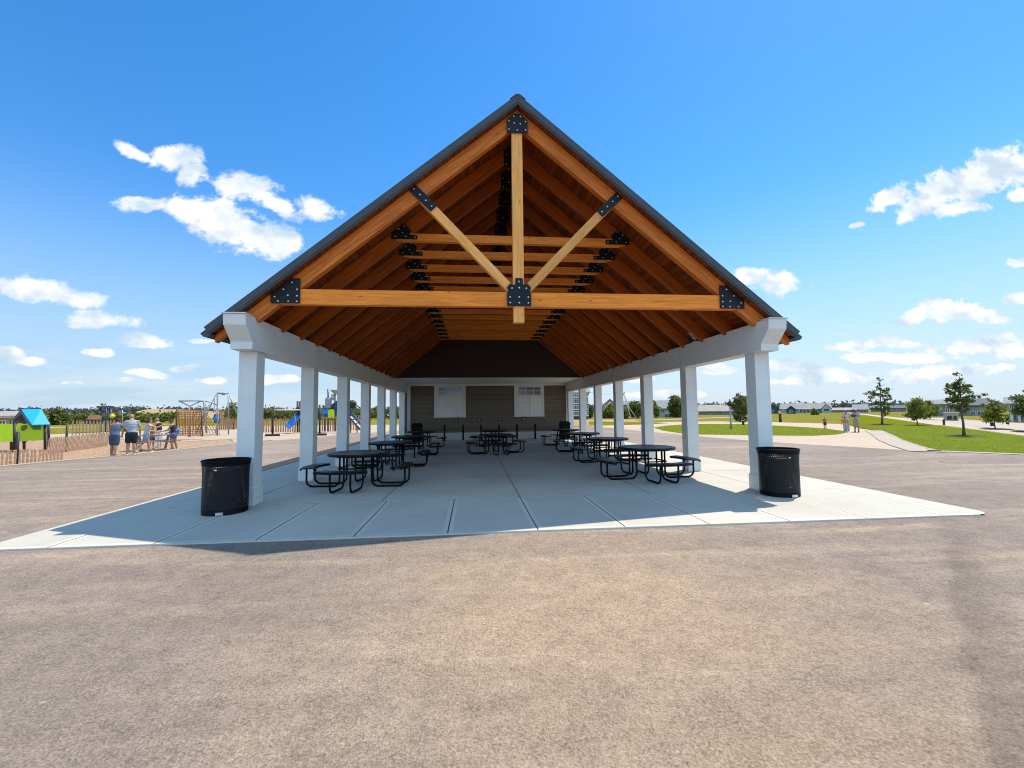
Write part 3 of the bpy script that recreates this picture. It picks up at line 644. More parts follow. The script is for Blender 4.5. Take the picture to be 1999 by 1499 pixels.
# back room
bw = MB(); bw.b2(-5.03, 5.03, YW, YB-.4, .42, 3.36, M['siding']); wall = obj('room_wall', bw, pav, at=(0, 30, 0))
mb = MB(); mb.b2(-5.06, 5.06, YW-.035, YB-.37, 0, .42, M['kick']); obj('masonry_base', mb, pav, at=(0, 30, 0))
mb = MB(); mb.b2(-4.80, 5.0, YW-.03, YW-.002, 3.235, gz-.034, M['white']); obj('frieze_board', mb, pav, at=(0, YW, 3.3))
mb = MB(); mb.b2(-4.80, 5.0, YW-.06, YW-.03, 3.30, gz-.034, M['white']); obj('crown_board', mb, pav, at=(0, YW, 3.35))
for x0, x1 in ((-4.80, -4.60), (4.84, 5.03)):
    mb = MB(); mb.b2(x0, x1, YW-.03, YW-.002, .423, 3.233, M['white']); obj('corner_board', mb, pav, at=((x0+x1)/2, YW, .4))
def service_window(x0, x1, z0, z1, px0, px1, pz0, pz1, double):
    f = MB(); t = .10; y0, y1 = YW-.055, YW-.002
    f.b2(x0, x1, y0, y1, z1-t, z1+.0, M['white']); f.b2(x0, x0+t, y0, y1, z0+.05, z1-t-.001, M['white']); f.b2(x1-t, x1, y0, y1, z0+.05, z1-t-.001, M['white'])
    f.b2(x0-.03, x1+.03, y0-.05, y1, z0-.0, z0+.049, M['white']); f.b2(x0+t, x1-t, y0+.01, y1, pz0-.07, pz0-.012, M['white'])
    fo = obj('service_window', f, pav, at=((x0+x1)/2, YW, z0))
    p = MB(); p.b2(px0, px1, YW-.02, YW-.006, pz0-.01, z1-t-.001, M['paneglass']); obj('pane', p, fo, at=((x0+x1)/2, YW, pz0))
    g = MB()
    for i in range(0, 4):
        xx = px0+(px1-px0)*i/3; g.b2(xx-.018, xx+.018, YW-.04, YW-.021, pz0-.01, z1-t-.001, M['white'])
    zz = (pz0+z1-t)/2; g.b2(px0, px1, YW-.036, YW-.022, zz-.016, zz+.016, M['white']); g.b2(x0+t, px0-.018, YW-.04, YW-.01, pz0-.01, z1-t-.001, M['white']); g.b2(px1+.018, x1-t, YW-.04, YW-.01, pz0-.01, z1-t-.001, M['white'])
    obj('grille', g, fo, at=((x0+x1)/2, YW, pz0))
    xs = [(x0+t+.008, x1-t-.008)] if not double else [(x0+t+.008, (x0+x1)/2-.006), ((x0+x1)/2+.006, x1-t-.008)]
    for a, b_ in xs:
        q = MB(); q.b2(a, b_, YW-.028, YW-.004, z0+.055, pz0-.075, M['white'])
        q.b2(a+.08, b_-.08, YW-.036, YW-.029, z0+.15, pz0-.17, M['white']); bev(obj('shutter', q, fo, at=(a, YW, z0)), .003)
service_window(-3.19, -1.32, 1.33, 3.234, -2.96, -1.58, 2.68, 3.12, False)
service_window(1.63, 3.47, 1.33, 3.234, 1.88, 3.27, 2.68, 3.12, True)
for x in (-1.88, -.53, .75, 2.19):
    mb = MB(); mb.lathe([(0, 0), (.075, 0), (.08, .02), (.03, .05), (.028, .12), (0, .125)], M['bolt'], 12)
    mb.v = [(x+a, YW-.002-c, 1.18+b_) for a, b_, c in mb.v]; mb.b2(x-.10, x+.10, YW-.014, YW-.002, 1.08, 1.28, M['plate'])
    obj('wall_spigot', mb, pav, at=(x, YW, 1.18))

# black guard posts standing before the back wall
g0 = None
for i, x in enumerate((-2.56, -1.47, -.41, .66, 1.74, 2.83)):
    mb = MB(); mb.b2(-.05, .05, -.05, .05, .014, .89, M['metal']); mb.b2(-.10, .10, -.10, .10, 0, .013, M['metal'])
    e = empty('guard_post', (x, 25.75, 0)); p = MB(); p.b2(-.05, .05, -.05, .05, .013, .89, M['metal']); bev(lpart('post', p, e), .008)
    p = MB(); p.b2(-.10, .10, -.10, .10, 0, .012, M['metal']); lpart('base_plate', p, e)
    tag(e, ['black guard post furthest left along the dark back wall', 'black guard post second from the left, under the shuttered window with a plain single panel', 'black guard post left of centre, partly behind the middle picnic tables', 'black guard post right of centre, behind the middle picnic tables', 'black guard post left under the double shutter window', 'black guard post furthest right along the back wall'][i], 'bollard', 'guard posts along the back wall')

# ------------------------------------------------------------------ picnic tables
def arc(c, r, a0, a1, k, ax1, ax2):
    return [Vector(c)+ax1*(r*math.cos(a0+(a1-a0)*i/k))+ax2*(r*math.sin(a0+(a1-a0)*i/k)) for i in range(k+1)]
def make_table():
    t = empty('picnic_table', (3.36, 10.35, 0), R(3))
    p = MB(); p.lathe([(0, .752), (.60, .752), (.655, .756), (.675, .748), (.678, .732), (.672, .70), (.655, .694), (.65, .72), (.60, .735), (0, .735)], M['perf'], 48)
    lpart('tabletop', p, t)
    for q in range(4):
        a = q*math.pi/2; d = Vector((math.cos(a), math.sin(a), 0)); e = Vector((-d.y, d.x, 0)); Z = Vector((0, 0, 1))
        s = MB(); half = R(27); r0, r1 = .93, 1.22; prof = [(r0-.0, .445), (r0+.02, .462), (r1-.02, .462), (r1+.005, .445), (r1, .412), (r1-.02, .41), (r1-.025, .44), (r0+.025, .44), (r0+.02, .41), (r0, .412)]
        N = 14; vs = []
        for k in range(N+1):
            an = -half+2*half*k/N; dd = d*math.cos(an)+e*math.sin(an)
            if k in (0, N): pass
            vs += [dd*rr+Z*z for rr, z in prof]
        m_ = len(prof); fs = [(k*m_+j, (k+1)*m_+j, (k+1)*m_+(j+1) % m_, k*m_+(j+1) % m_) for k in range(N) for j in range(m_)]
        fs += [tuple(range(m_)), tuple(N*m_+j for j in range(m_))[::-1]]
        s.add(vs, fs, M['perf']); lpart('seat', s, t)
        f = MB()
        for o_ in (-.21, .21):
            pts = [d*.36+Z*.70]+arc(d*.50+Z*.165, .14, math.pi, 1.5*math.pi, 6, d, Z)+arc(d*.96+Z*.165, .14, -math.pi/2, 0, 6, d, Z)+[d*1.10+Z*.42]
            f.tube([v+e*o_ for v in pts], .0215, M['metal'], 10)
        f.tube([d*.36-e*.36+Z*.68, d*.36+e*.36+Z*.68], .018, M['metal'], 8); f.tube([d*.36-e*.30+Z*.42, d*.36+e*.30+Z*.42], .016, M['metal'], 8)
        f.tube([d*1.10-e*.30+Z*.425, d*1.10+e*.30+Z*.425], .016, M['metal'], 8); lpart('leg_frame', f, t)
    c = MB(); c.tube([Vector((.36*math.cos(i*math.pi/2+math.pi/4), .36*math.sin(i*math.pi/2+math.pi/4), .69)) for i in range(4)], .016, M['metal'], 8, closed=True); lpart('brace', c, t)
    return t
tproto = make_table()
spots = [(-3.50, 10.25, -5, 'nearest round black picnic table on the left side, beside the second left column'),
 (-3.42, 13.65, 2, 'second round black picnic table in the left row, counted from the front'),
 (-3.35, 17.0, 7, 'third round black picnic table in the left row, counted from the front'),
 (-3.35, 20.9, -8, 'rearmost round black picnic table in the left row, near the square black bin'),
 (0.02, 17.3, 12, 'nearer of the two round black picnic tables in the middle of the pavilion'),
 (0.12, 21.2, 40, 'farther of the two round black picnic tables in the middle of the pavilion'),
 (3.48, 13.85, 8, 'second round black picnic table in the right row, counted from the front'),
 (3.58, 17.3, -6, 'third round black picnic table in the right row, counted from the front'),
 (3.62, 20.8, 3, 'rearmost round black picnic table in the right row, by the back wall')]
tag(tproto, 'nearest round black picnic table on the right side, left of the second right column', 'picnic table', 'round picnic tables under the roof')
bpy.context.view_layer.update()
for x, y, a, lab in spots: c = copy_tree(tproto, (x, y, 0), R(a)); tag(c, lab)

# ------------------------------------------------------------------ litter bins
def drum():
    t = empty('litter_bin', (4.99, 7.92, 0)); SEG, ROWS = 60, 23
    z0, z1 = .085, .80
    def rad(z): return .340+.018*max(0, (z-.62)/.25)**1.6
    mb = MB()
    rows = [(z0+(z1-z0)*i/ROWS) for i in range(ROWS+1)]; da = 2*math.pi/SEG
    for i in range(ROWS):
        za, zb = rows[i], rows[i+1]; zm = (za+zb)/2
        for k in range(SEG):
            a0 = (k+.5*(i % 2))*da; a1 = a0+da; am = (a0+a1)/2
            def P_(a, z, rr=0): return (rad(z)*math.cos(a), rad(z)*math.sin(a), z)
            o4 = [P_(a0, za), P_(am, za), P_(a1, za), P_(a1, zm), P_(a1, zb), P_(am, zb), P_(a0, zb), P_(a0, zm)]
            hx, hz = .31, .34
            i4 = [P_(am, zm-(zb-za)*hz), P_(am+da*hx, zm), P_(am, zm+(zb-za)*hz), P_(am-da*hx, zm)]
            mb.add(o4+i4, [(0, 1, 8, 11, 7), (1, 2, 3, 9, 8), (3, 4, 5, 10, 9), (5, 6, 7, 11, 10)], M['metal'])
    mb.mats = [plain('black_bin_metal', (.009, .010, .012), .42, .0, spec=.3)]; sh = lpart('perforated_shell', mb, t); so_ = sh.modifiers.new('t', 'SOLIDIFY'); so_.thickness = .004
    b_ = MB(); b_.lathe([(rad(z1)+.002, z1-.002), (.358, .845), (.362, .858), (.370, .868), (.370, .882), (.360, .888), (.350, .882), (.348, .865), (.345, .83), (rad(z1)-.004, z1-.002)], M['metal'], 64); lpart('rim', b_, t)
    b_ = MB(); b_.lathe([(.337, .0), (.340, .09), (.333, .09), (.331, .0)], M['metal'], 64); lpart('base_band', b_, t)
    b_ = MB(); b_.lathe([(0, .05), (.17, .05), (.20, .70), (.205, .70), (.20, .71), (.185, .70), (.165, .07), (0, .07)], plain('black_plastic_liner', (.012, .012, .014), .5), 32); lpart('liner', b_, t)
    b_ = MB(); b_.box((-.03, -(rad(.72)+.006), .74), (.035, .006, .018), M['tag']); b_.v = b_.v; lpart('label_plate', b_, t)
    b_ = MB(); b_.box((.04, -.345, .035), (.11, .012, .045), M['bolt']); lpart('anchor_tab', b_, t)
    return t
b1 = drum(); tag(b1, 'round perforated black metal bin at the foot of the front right column', 'litter bin', 'round perforated bins at the front columns')
bpy.context.view_layer.update()
b2 = copy_tree(b1, (-5.10, 7.86, 0), R(8)); tag(b2, 'round perforated black metal bin at the foot of the front left column')
# square bins far back
def square_bin(x, y, lab):
    e = empty('waste_bin', (x, y, 0)); p = MB(); p.b2(-.27, .27, -.27, .27, .04, .86, M['metal']); bev(lpart('body', p, e), .02)
    p = MB(); p.b2(-.30, .30, -.30, .30, .862, .93, M['metal']); p.prism([(-.28, .931), (.28, .931), (.20, 1.05), (-.20, 1.05)], 'y', -.27, .27, M['metal']); lpart('lid', p, e)
    p = MB(); p.b2(-.24, .24, -.24, .24, 0, .039, M['plate']); lpart('foot', p, e)
    tag(e, lab, 'litter bin', 'square black bins by the back wall')
square_bin(-4.05, 25.0, 'square black bin behind the rearmost left picnic table')
square_bin(4.45, 24.9, 'square black bin behind the rearmost right picnic table')
# lamps on the beams
def floodlight(x, y, lab, s=1.0, face=1):
    e = empty('floodlight', (x, y, 3.39)); p = MB(); p.b2(-.05*s, .05*s, -.05*s, .05*s, 0, .02, M['white']); p.tube([(0, 0, .02), (0, 0, .09*s)], .015*s, M['white']); lpart('bracket', p, e)
    p = MB(); p.box(None, (.15*s, .07*s, .13*s), M['white'], mat=Matrix.Translation((-face*.02, 0, .15*s)) @ Matrix.Rotation(face*R(-35), 4, 'Y')); bev(lpart('lamp_head', p, e), .008)
    p = MB(); p.box(None, (.004, .05*s, .09*s), M['paneglass'], mat=Matrix.Translation((-face*.02, 0, .15*s)) @ Matrix.Rotation(face*R(-35), 4, 'Y') @ Matrix.Translation((-face*.078*s, 0, 0))); lpart('lens', p, e)
    tag(e, lab, 'floodlight', 'small floodlights on the beams')
for q in ((-4.87, 13.3, 'small white floodlight on the left beam, between the roof rafters', 1.0, -1), (-4.87, 19.6, 'tiny white floodlight far back on the left beam', .9, -1), (4.87, 10.6, 'larger white floodlight on the right beam nearest the front', 1.5, 1), (4.87, 17.6, 'tiny white floodlight far back on the right beam', .9, 1)): floodlight(*q)

# ------------------------------------------------------------------ trees and plants
def tree(base, H, cw, clear, leafm, seed, label, clumps=70, leaf=.075, per=34, group='young trees on the park lawns', ring=True, cr=.19, name='young_tree', top_taper=.9):
    rg = random.Random(seed); base = Vector((base[0], base[1], -.03)); e = empty(name, base)
    t = MB(); lean = Vector((rg.uniform(-.012, .012), rg.uniform(-.012, .012), 0))
    N = 9; spine = [Vector((lean.x*H*(i/N)+rg.uniform(-1, 1)*.012*H*(i > 0), lean.y*H*(i/N), H*.96*i/N)) for i in range(N+1)]
    r0 = max(.03, H*.018); t.tube(spine, [r0*(1-.82*i/N)*(1.35 if i == 0 else 1) for i in range(N+1)], M['bark'], 8)
    def axis(f): k = min(N-1, int(f*N)); q = f*N-k; return spine[k].lerp(spine[k+1], q)
    c = MB(); tips = [spine[-1], spine[-2], spine[-1].lerp(spine[-2], .5), spine[-3], spine[-3].lerp(spine[-2], .5)]
    nl = 15
    for i in range(nl):
        f = clear+(1-clear)*(.02+.90*i/nl)*.97; az = i*2.4+rg.uniform(-.4, .4); g_ = (f-clear)/(1-clear)
        env = cw/2*(min(1, .62+g_*1.6) if g_ < .3 else (1-((g_-.3)/.7)**1.25*top_taper))*rg.uniform(.75, 1.15)
        a = axis(f); rise = rg.uniform(.35, .75)
        pts = [a]; d = Vector((math.cos(az), math.sin(az), 0))
        for k in range(1, 5): q = k/4; pts.append(a+d*env*q+Vector((0, 0, env*rise*q**1.4))+Vector((rg.uniform(-1, 1), rg.uniform(-1, 1), rg.uniform(-1, 1)))*.03*env)
        t.tube(pts, [r0*.36*(1-.8*k/4)*(1-.4*g_) for k in range(5)], M['bark'], 5)
        for k in (2, 3, 4): tips.append(pts[k])
        for k in (1, 2, 3):
            sd = Vector((-d.y, d.x, rg.uniform(-.2, .5)))*rg.choice((-1, 1))*env*rg.uniform(.25, .5); t.tube([pts[k], pts[k]+sd], [r0*.15, r0*.06], M['bark'], 4); tips.append(pts[k]+sd)
    for k in range(clumps):
        p = tips[k % len(tips)] if k < len(tips) else rg.choice(tips); p = p+Vector((rg.gauss(0, 1), rg.gauss(0, 1), rg.gauss(0, .7)))*cr*.8
        s_ = rg.uniform(.55, 1.25)*cr
        for j in range(per):
            v = Vector((rg.gauss(0, 1), rg.gauss(0, 1), rg.gauss(0, .75))); c.leaf(p+v*s_*.55, leaf, leafm, rg)
    lpart('trunk', t, e); lpart('crown', c, e); tag(e, label, 'tree', group)
    if ring:
        m_ = MB(); m_.lathe([(0, .05), (.35, .07), (.75, .045), (.95, 0)], M['mulchring'], 24); lpart('mulch_ring', m_, e)
    return e
def tree_px(x, yb, yt, wpx, ybot, leafm, seed, label, **k):
    S = Stand(x, yb); H = S(x, yt).z+.03; cw = (S(x+wpx/2, yb)-S(x-wpx/2, yb)).length*1.0; clear = (S(x, ybot).z)/H
    return tree(S.o, H, cw, max(.08, clear), leafm, seed, label, **k)
tree_px(1882, 850, 727, 78, 800, M['leaf'], 3, 'largest young maple on the right lawn, sparse crown on a thin trunk', clumps=80, cr=.135, per=22)
tree_px(1722, 828, 735, 54, 806, M['leaf'], 5, 'tall narrow young tree left of centre on the right lawn, near the standing adults', clumps=74, cr=.17, per=24, leaf=.085)
tree_px(1791, 830, 776, 42, 818, M['leaf_light'], 8, 'small bushy light green tree between the two tall lawn trees', clumps=90, cr=.22, per=36)
tree_px(1816, 818, 786, 34, 812, M['leaf_light'], 9, 'light green tree farther back beside the street, just behind the small bushy one', clumps=80, cr=.30, leaf=.12, ring=False)
tree_px(1943, 837, 782, 46, 822, M['leaf_light'], 12, 'small light green tree by the street, left of the white house', clumps=80, cr=.20)
tree_px(2012, 842, 762, 60, 812, M['leaf'], 14, 'young tree cut off by the right border of the photo', clumps=80, cr=.22)
tree_px(1446, 823, 770, 34, 818, M['leaf'], 15, 'leafy tree behind the black-headed lamp post', clumps=110, cr=.34, leaf=.13, ring=False)
tree_px(1320, 815, 772, 24, 812, M['leaf'], 17, 'dense tree in front of the grey and white house, seen between the columns', clumps=120, cr=.55, leaf=.22, ring=False)
tree_px(1280, 815, 783, 14, 810, M['leaf_light'], 19, 'slim light green sapling beside the third right column', clumps=60, cr=.3, leaf=.16, ring=False)
tree_px(456, 838, 783, 20, 812, M['leaf_light'], 21, 'slender green tree in the playground behind the tall swing frame', clumps=70, cr=.25, leaf=.13, ring=False)
tree_px(1240, 816, 786, 22, 812, M['leaf'], 22, 'dark green tree beside the tall white A-frame posts', clumps=110, cr=.5, leaf=.22, ring=False)
def bush(x, yb, yt, wpx, leafm, seed, label, n_=260, leaf=.22, D=None, cat='bush', group='shrubs around the park'):
    S = Stand(x, yb); H = S(x, yt).z+.05; w_ = (S(x+wpx/2, yb)-S(x-wpx/2, yb)).length; rg = random.Random(seed); e = empty('shrub', (S.o.x, S.o.y, -.05))
    st = MB(); cr_ = MB()
    for i in range(9):
        a = rg.uniform(0, 6.28); rr = rg.uniform(.1, .35)*w_; tip = Vector((math.cos(a)*rr, math.sin(a)*rr, H*rg.uniform(.5, .8))); st.tube([Vector((tip.x*.15, tip.y*.15, 0)), tip*.5, tip], [.03*H, .02*H, .006*H], M['bark'], 5)
    for i in range(n_//6):
        a = rg.uniform(0, 6.28); rr = math.sqrt(rg.random()); z = rg.random(); k = math.sqrt(max(.05, 1-(z*1.0)**2.2)); p = Vector((math.cos(a)*rr*k*w_/2, math.sin(a)*rr*k*w_/2, z*H*.93+.05))
        for j in range(26): cr_.leaf(p+Vector((rg.gauss(0, 1), rg.gauss(0, 1), rg.gauss(0, 1)))*w_*.07, leaf, leafm, rg)
    lpart('stems', st, e); lpart('foliage', cr_, e); tag(e, label, cat, group); return e
bush(112, 829, 801, 52, M['hedge'], 31, 'large rounded green shrub right behind the blue roofed playhouse', 420, .28)
bush(80, 830, 803, 40, M['leaf_light'], 32, 'bright green shrub partly hidden by the blue roof of the playhouse', 300, .26)
bush(1190, 816, 790, 26, M['leaf_light'], 33, 'light green shrub under the white swing posts, between right columns', 300, .3)
bush(1152, 816, 792, 16, M['hedge'], 34, 'reddish green shrub furthest right of the back room wall', 260, .28)
bush(1219, 817, 796, 16, M['hedge'], 35, 'round dark shrub in front of the far grey roof', 240, .26)
bush(1590, 809.5, 800, 13, M['leaf_light'], 36, 'small pale shrub before the long grey ranch house', 150, .45)
bush(690, 815, 781, 10, M['hedge'], 37, 'dark round topped tree beside the second blue slide', 260, .35)
def pd(x, y, D):
    d = ray(x, y); return EYE+d*(D/math.hypot(d.x, d.y))
hv = [pd(250, 811.5, 250), pd(330, 811, 250), pd(430, 810.5, 250), pd(268, 803, 330), pd(290, 798.5, 390), pd(350, 799, 390), pd(400, 802, 390), pd(470, 806, 390)]
for q in hv[:3]: q.z = -.055
mb = MB(); mb.add(hv, [(0, 1, 4, 3), (1, 2, 5, 4), (2, 7, 6, 5)], M['haycrop']); o = obj('stubble_hill', mb); o['kind'] = 'structure'
def foliage_mass(name, profile, D, depth, m, leaf, dens, seed, label, cat='trees'):
    "profile: list of (photo x, photo y of the top); a wood far away that reads as one mass"
    rg = random.Random(seed); mb = MB()
    for (xa, ya), (xb, yb) in zip(profile, profile[1:]):
        a = pd(xa, ya, D); b_ = pd(xb, yb, D); Wd = (b_-a).length; k = max(1, int(Wd*dens))
        for i in range(k):
            q = rg.random(); top = (a.z+(b_.z-a.z)*q)*rg.choice((1, 1, .92, .85)); dd = rg.random()*depth
            p = a.lerp(b_, q); o_ = Vector((p.x-EYE.x, p.y, 0)).normalized()*dd
            z = top*rg.random()**.6; c_ = Vector((p.x, p.y, z))+o_
            for j in range(9): mb.leaf(c_+Vector((rg.gauss(0, 1), rg.gauss(0, 1), rg.gauss(0, .7)))*leaf*1.3, leaf, m, rg)
    o = obj(name, mb); tag(o, label, cat, kind='stuff'); return o
rg = random.Random(5)
prof = [(x, 801.6-x*.004+1.8*math.sin(x*.07)*math.sin(x*.023+1)+rg.uniform(-1.2, 1.2)-(5 if 195 < x < 240 or 250 < x < 285 else 0)) for x in range(-60, 800, 9)]
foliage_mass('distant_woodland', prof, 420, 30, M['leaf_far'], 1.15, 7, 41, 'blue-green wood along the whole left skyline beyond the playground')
foliage_mass('hedgerow', [(x, 808.3+1.0*math.sin(x*.11)+(-2 if 318 < x < 332 else 0)) for x in range(-40, 352, 8)], 130, 7, M['hedge'], .42, 11, 42, 'green hedgerow running behind the playground fences')
foliage_mass('hedgerow', [(x, 801.5+1.2*math.sin(x*.13)) for x in range(500, 800, 8)], 120, 7, M['hedge'], .55, 8, 43, 'green hedgerow seen between the left pavilion columns')
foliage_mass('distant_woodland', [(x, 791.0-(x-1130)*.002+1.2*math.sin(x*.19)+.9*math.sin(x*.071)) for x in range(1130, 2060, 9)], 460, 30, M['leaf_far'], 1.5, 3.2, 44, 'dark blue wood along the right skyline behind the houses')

# ------------------------------------------------------------------ houses far off
M['vinyl_white'] = siding('white_vinyl', (.50, .49, .46), .18, .06); M['vinyl_grey'] = siding('grey_vinyl', (.22, .21, .20), .18, .08); M['vinyl_tan'] = siding('tan_siding', (.36, .31, .25), .18, .08); M['vinyl_dark'] = siding('slate_siding', (.055, .07, .095), .18, .1)
M['roof_grey'] = shingle('weathered_grey_shingles', (.20, .20, .20), .9, .4); M['roof_tan'] = shingle('driftwood_shingles', (.30, .26, .22), .9, .4); M['roof_dark'] = shingle('dark_shingles', (.085, .09, .10), .9, .4)
HS = 'houses beyond the park'
def house(x0, x1, ye, yr, D, depth, wall, roof, label, wins=(), gable=False, turn=0, extra=None, cat='house', over=.4):
    a, b_ = pd(x0, 800, D), pd(x1, 800, D); mid = (a+b_)/2; mid.z = -.08; wd = (b_-a).length; dirv = (b_-a); rz = math.atan2(dirv.y, dirv.x)+R(turn)
    ze = pd((x0+x1)/2, ye, D).z+.08; zr = pd((x0+x1)/2, yr, D).z+.08
    e = empty('house', mid, rz); w_ = MB(); w_.b2(-wd/2, wd/2, 0, depth, 0, ze, wall)
    if gable: w_.prism([(-wd/2, ze+.001), (wd/2, ze+.001), (0, zr-.12)], 'y', 0, depth, wall)
    else: w_.prism([(.0, ze+.001), (depth, ze+.001), (depth/2, zr-.12)], 'x', -wd/2, wd/2, wall)
    lpart('wall', w_, e)
    r_ = MB(); th = .22
    if gable:
        for s in (-1, 1):
            k = (zr-ze)/(wd/2); r_.prism([(0, zr), (s*(wd/2+over), ze-k*over), (s*(wd/2+over), ze-k*over-th), (0, zr-th)], 'y', -over, depth+over, roof)
    else:
        k = (zr-ze)/(depth/2)
        for s in (-1, 1): r_.prism([(depth/2, zr), (depth/2+s*(depth/2+over), ze-k*over), (depth/2+s*(depth/2+over), ze-k*over-th), (depth/2, zr-th)], 'x', -wd/2-over, wd/2+over, roof)
    rr = lpart('roof', r_, e)
    for (u0, u1, v0, v1) in wins:        # fractions of the width, fractions of the eave height
        X0, X1, Z0, Z1 = -wd/2+u0*wd, -wd/2+u1*wd, v0*ze, v1*ze; f = MB(); t = .09
        f.b2(X0-t, X1+t, -.05, -.002, Z1, Z1+t, M['white']); f.b2(X0-t, X1+t, -.05, -.002, Z0-t, Z0, M['white']); f.b2(X0-t, X0, -.05, -.002, Z0+.001, Z1-.001, M['white']); f.b2(X1, X1+t, -.05, -.002, Z0+.001, Z1-.001, M['white']); f.b2((X0+X1)/2-.03, (X0+X1)/2+.03, -.045, -.002, Z0+.001, Z1-.001, M['white'])
        fo = lpart('window', f, e); p = MB(); p.b2(X0, X1, -.03, -.004, Z0, Z1, M['glass']); obj('pane', p, fo, W=WM[e])
    if extra: extra(e, wd, ze, zr, depth)
    tag(e, label, cat, HS); return e
def porch(e, wd, ze, zr, depth):
    m_ = MB()
    for i in range(6): x = -wd*.12+i*wd*.07; m_.b2(x-.09, x+.09, -2.0, -1.82, 0, ze*.86, M['white'])
    lpart('porch_posts', m_, e); m_ = MB(); m_.prism([(-2.3, ze*.86), (-.0, ze*.98), (-.0, ze*.86)], 'x', -wd*.14, wd*.26, M['roof_grey']); lpart('porch_roof', m_, e)
def front_gable(e, wd, ze, zr, depth):
    m_ = MB(); x0, x1 = wd*.32, wd*.5; m_.b2(x0, x1, -2.2, -.003, 0, ze, M['vinyl_white']); m_.prism([(x0, ze+.001), (x1, ze+.001), ((x0+x1)/2, ze+(zr-ze)*.75)], 'y', -2.2, 2.5, M['vinyl_white']); lpart('front_wing', m_, e)
    r_ = MB(); xm = (x0+x1)/2; z1 = ze+(zr-ze)*.85
    for s in (-1, 1): hw = (x1-x0)/2+.3; r_.prism([(xm, z1), (xm+s*hw, ze-.15), (xm+s*hw, ze-.35), (xm, z1-.2)], 'y', -2.5, 2.6, M['roof_grey'])
    lpart('wing_roof', r_, e); p = MB(); p.b2(x0+.6, x1-.6, -2.23, -2.202, ze*.45, ze*.9, M['glass']); lpart('wing_window', p, e); porch(e, wd, ze, zr, depth)
house(1524, 1622, 797.5, 786.8, 190, 14, M['vinyl_white'], M['roof_grey'], 'long low grey roofed ranch house with a white front wing', [(.10, .16, .3, .75), (.22, .30, .3, .75), (.40, .46, .3, .75)], extra=front_gable)
house(1500, 1519, 796, 788.5, 175, 10, M['vinyl_dark'], M['roof_dark'], 'dark slate house nearest to the front right column', [(.3, .5, .3, .6)], gable=True)
house(1536, 1553, 798, 791.5, 170, 9, M['vinyl_dark'], M['roof_dark'], 'small dark blue-grey gabled house in front of the long ranch house', [(.3, .6, .3, .6)], gable=True)
house(1621, 1668, 800, 795.5, 210, 12, M['vinyl_tan'], M['roof_tan'], 'low pale tan building right of the long ranch house', [(.2, .3, .3, .7), (.6, .75, .2, .7)])
house(1666, 1694, 798.5, 789, 200, 12, M['vinyl_dark'], M['roof_grey'], 'grey roofed house with a dark porch behind the standing adults', [(.1, .3, .2, .7), (.4, .6, .2, .7), (.7, .9, .2, .7)])
house(1733, 1768, 796, 790.5, 230, 12, M['vinyl_grey'], M['roof_dark'], 'dark roofed far house right of the tall narrow lawn tree', [(.1, .25, .3, .7), (.5, .65, .3, .7)])
house(1700, 1730, 796.5, 791, 240, 12, M['vinyl_grey'], M['roof_grey'], 'grey far house behind the tall narrow lawn tree', [(.2, .4, .3, .7)])
house(1822, 1872, 787.5, 779, 112, 12, M['vinyl_grey'], M['roof_grey'], 'grey two-storey house with dark windows, left half of the pair behind the largest tree', [(.08, .16, .55, .8), (.25, .33, .55, .8), (.5, .62, .1, .75), (.75, .9, .1, .4)])
house(1872, 1925, 790, 777, 118, 12, M['vinyl_tan'], M['roof_dark'], 'tan two-storey house with dark roof and garage behind the largest tree', [(.1, .2, .5, .8), (.45, .6, .1, .4), (.7, .9, .1, .4)])
def two_storey(e, wd, ze, zr, depth):
    m_ = MB(); m_.prism([(-1.6, ze*.50), (-.003, ze*.60), (-.003, ze*.50)], 'x', -wd/2, wd/2, M['roof_dark']); lpart('porch_roof', m_, e)
    m_ = MB()
    for i in range(5): x = -wd/2+.2+i*(wd-.4)/4; m_.b2(x-.1, x+.1, -1.5, -1.3, 0, ze*.5, M['white'])
    lpart('porch_posts', m_, e)
house(1969, 2040, 786, 773, 74, 9, M['vinyl_white'], M['roof_grey'], 'white two-storey house with a dark porch at the right border', [(.05, .13, .68, .92), (.2, .42, .68, .92), (.06, .2, .08, .42), (.3, .52, .08, .42)], extra=two_storey)
house(1364, 1459, 801.5, 789.5, 150, 12, M['vinyl_grey'], M['roof_tan'], 'long tan roofed ranch house seen between the first and second right columns', [(.2, .3, .3, .75), (.52, .66, .5, .9)])
house(1266, 1338, 796, 780, 105, 12, M['vinyl_white'], M['roof_grey'], 'white and grey house with dark shutters behind the dense tree', [(.18, .26, .55, .75), (.34, .44, .5, .75), (.62, .76, .45, .95), (.45, .62, .02, .35), (.75, .95, .02, .35)])
house(1214, 1256, 789, 781.5, 125, 11, M['vinyl_grey'], M['roof_grey'], 'grey long roofed house seen past the white A-frame posts', [(.1, .2, .4, .7), (.4, .55, .4, .7)])
house(1176, 1206, 791, 778, 120, 10, M['vinyl_tan'], M['roof_tan'], 'tan gabled house behind the light green shrub', [(.3, .5, .3, .6)], gable=True)
def balconies(e, wd, ze, zr, depth):
    for k in range(4):
        m_ = MB(); z = ze*(.12+.22*k); m_.b2(-wd/2, wd/2, -1.4, -.003, z, z+.18, M['white']); m_.b2(-wd/2, wd/2, -1.42, -1.36, z+.9, z+1.0, M['white'])
        for i in range(12): x = -wd/2+.1+i*(wd-.2)/11; m_.b2(x-.03, x+.03, -1.41, -1.37, z+.181, z+.899, M['white'])
        lpart('balcony', m_, e)
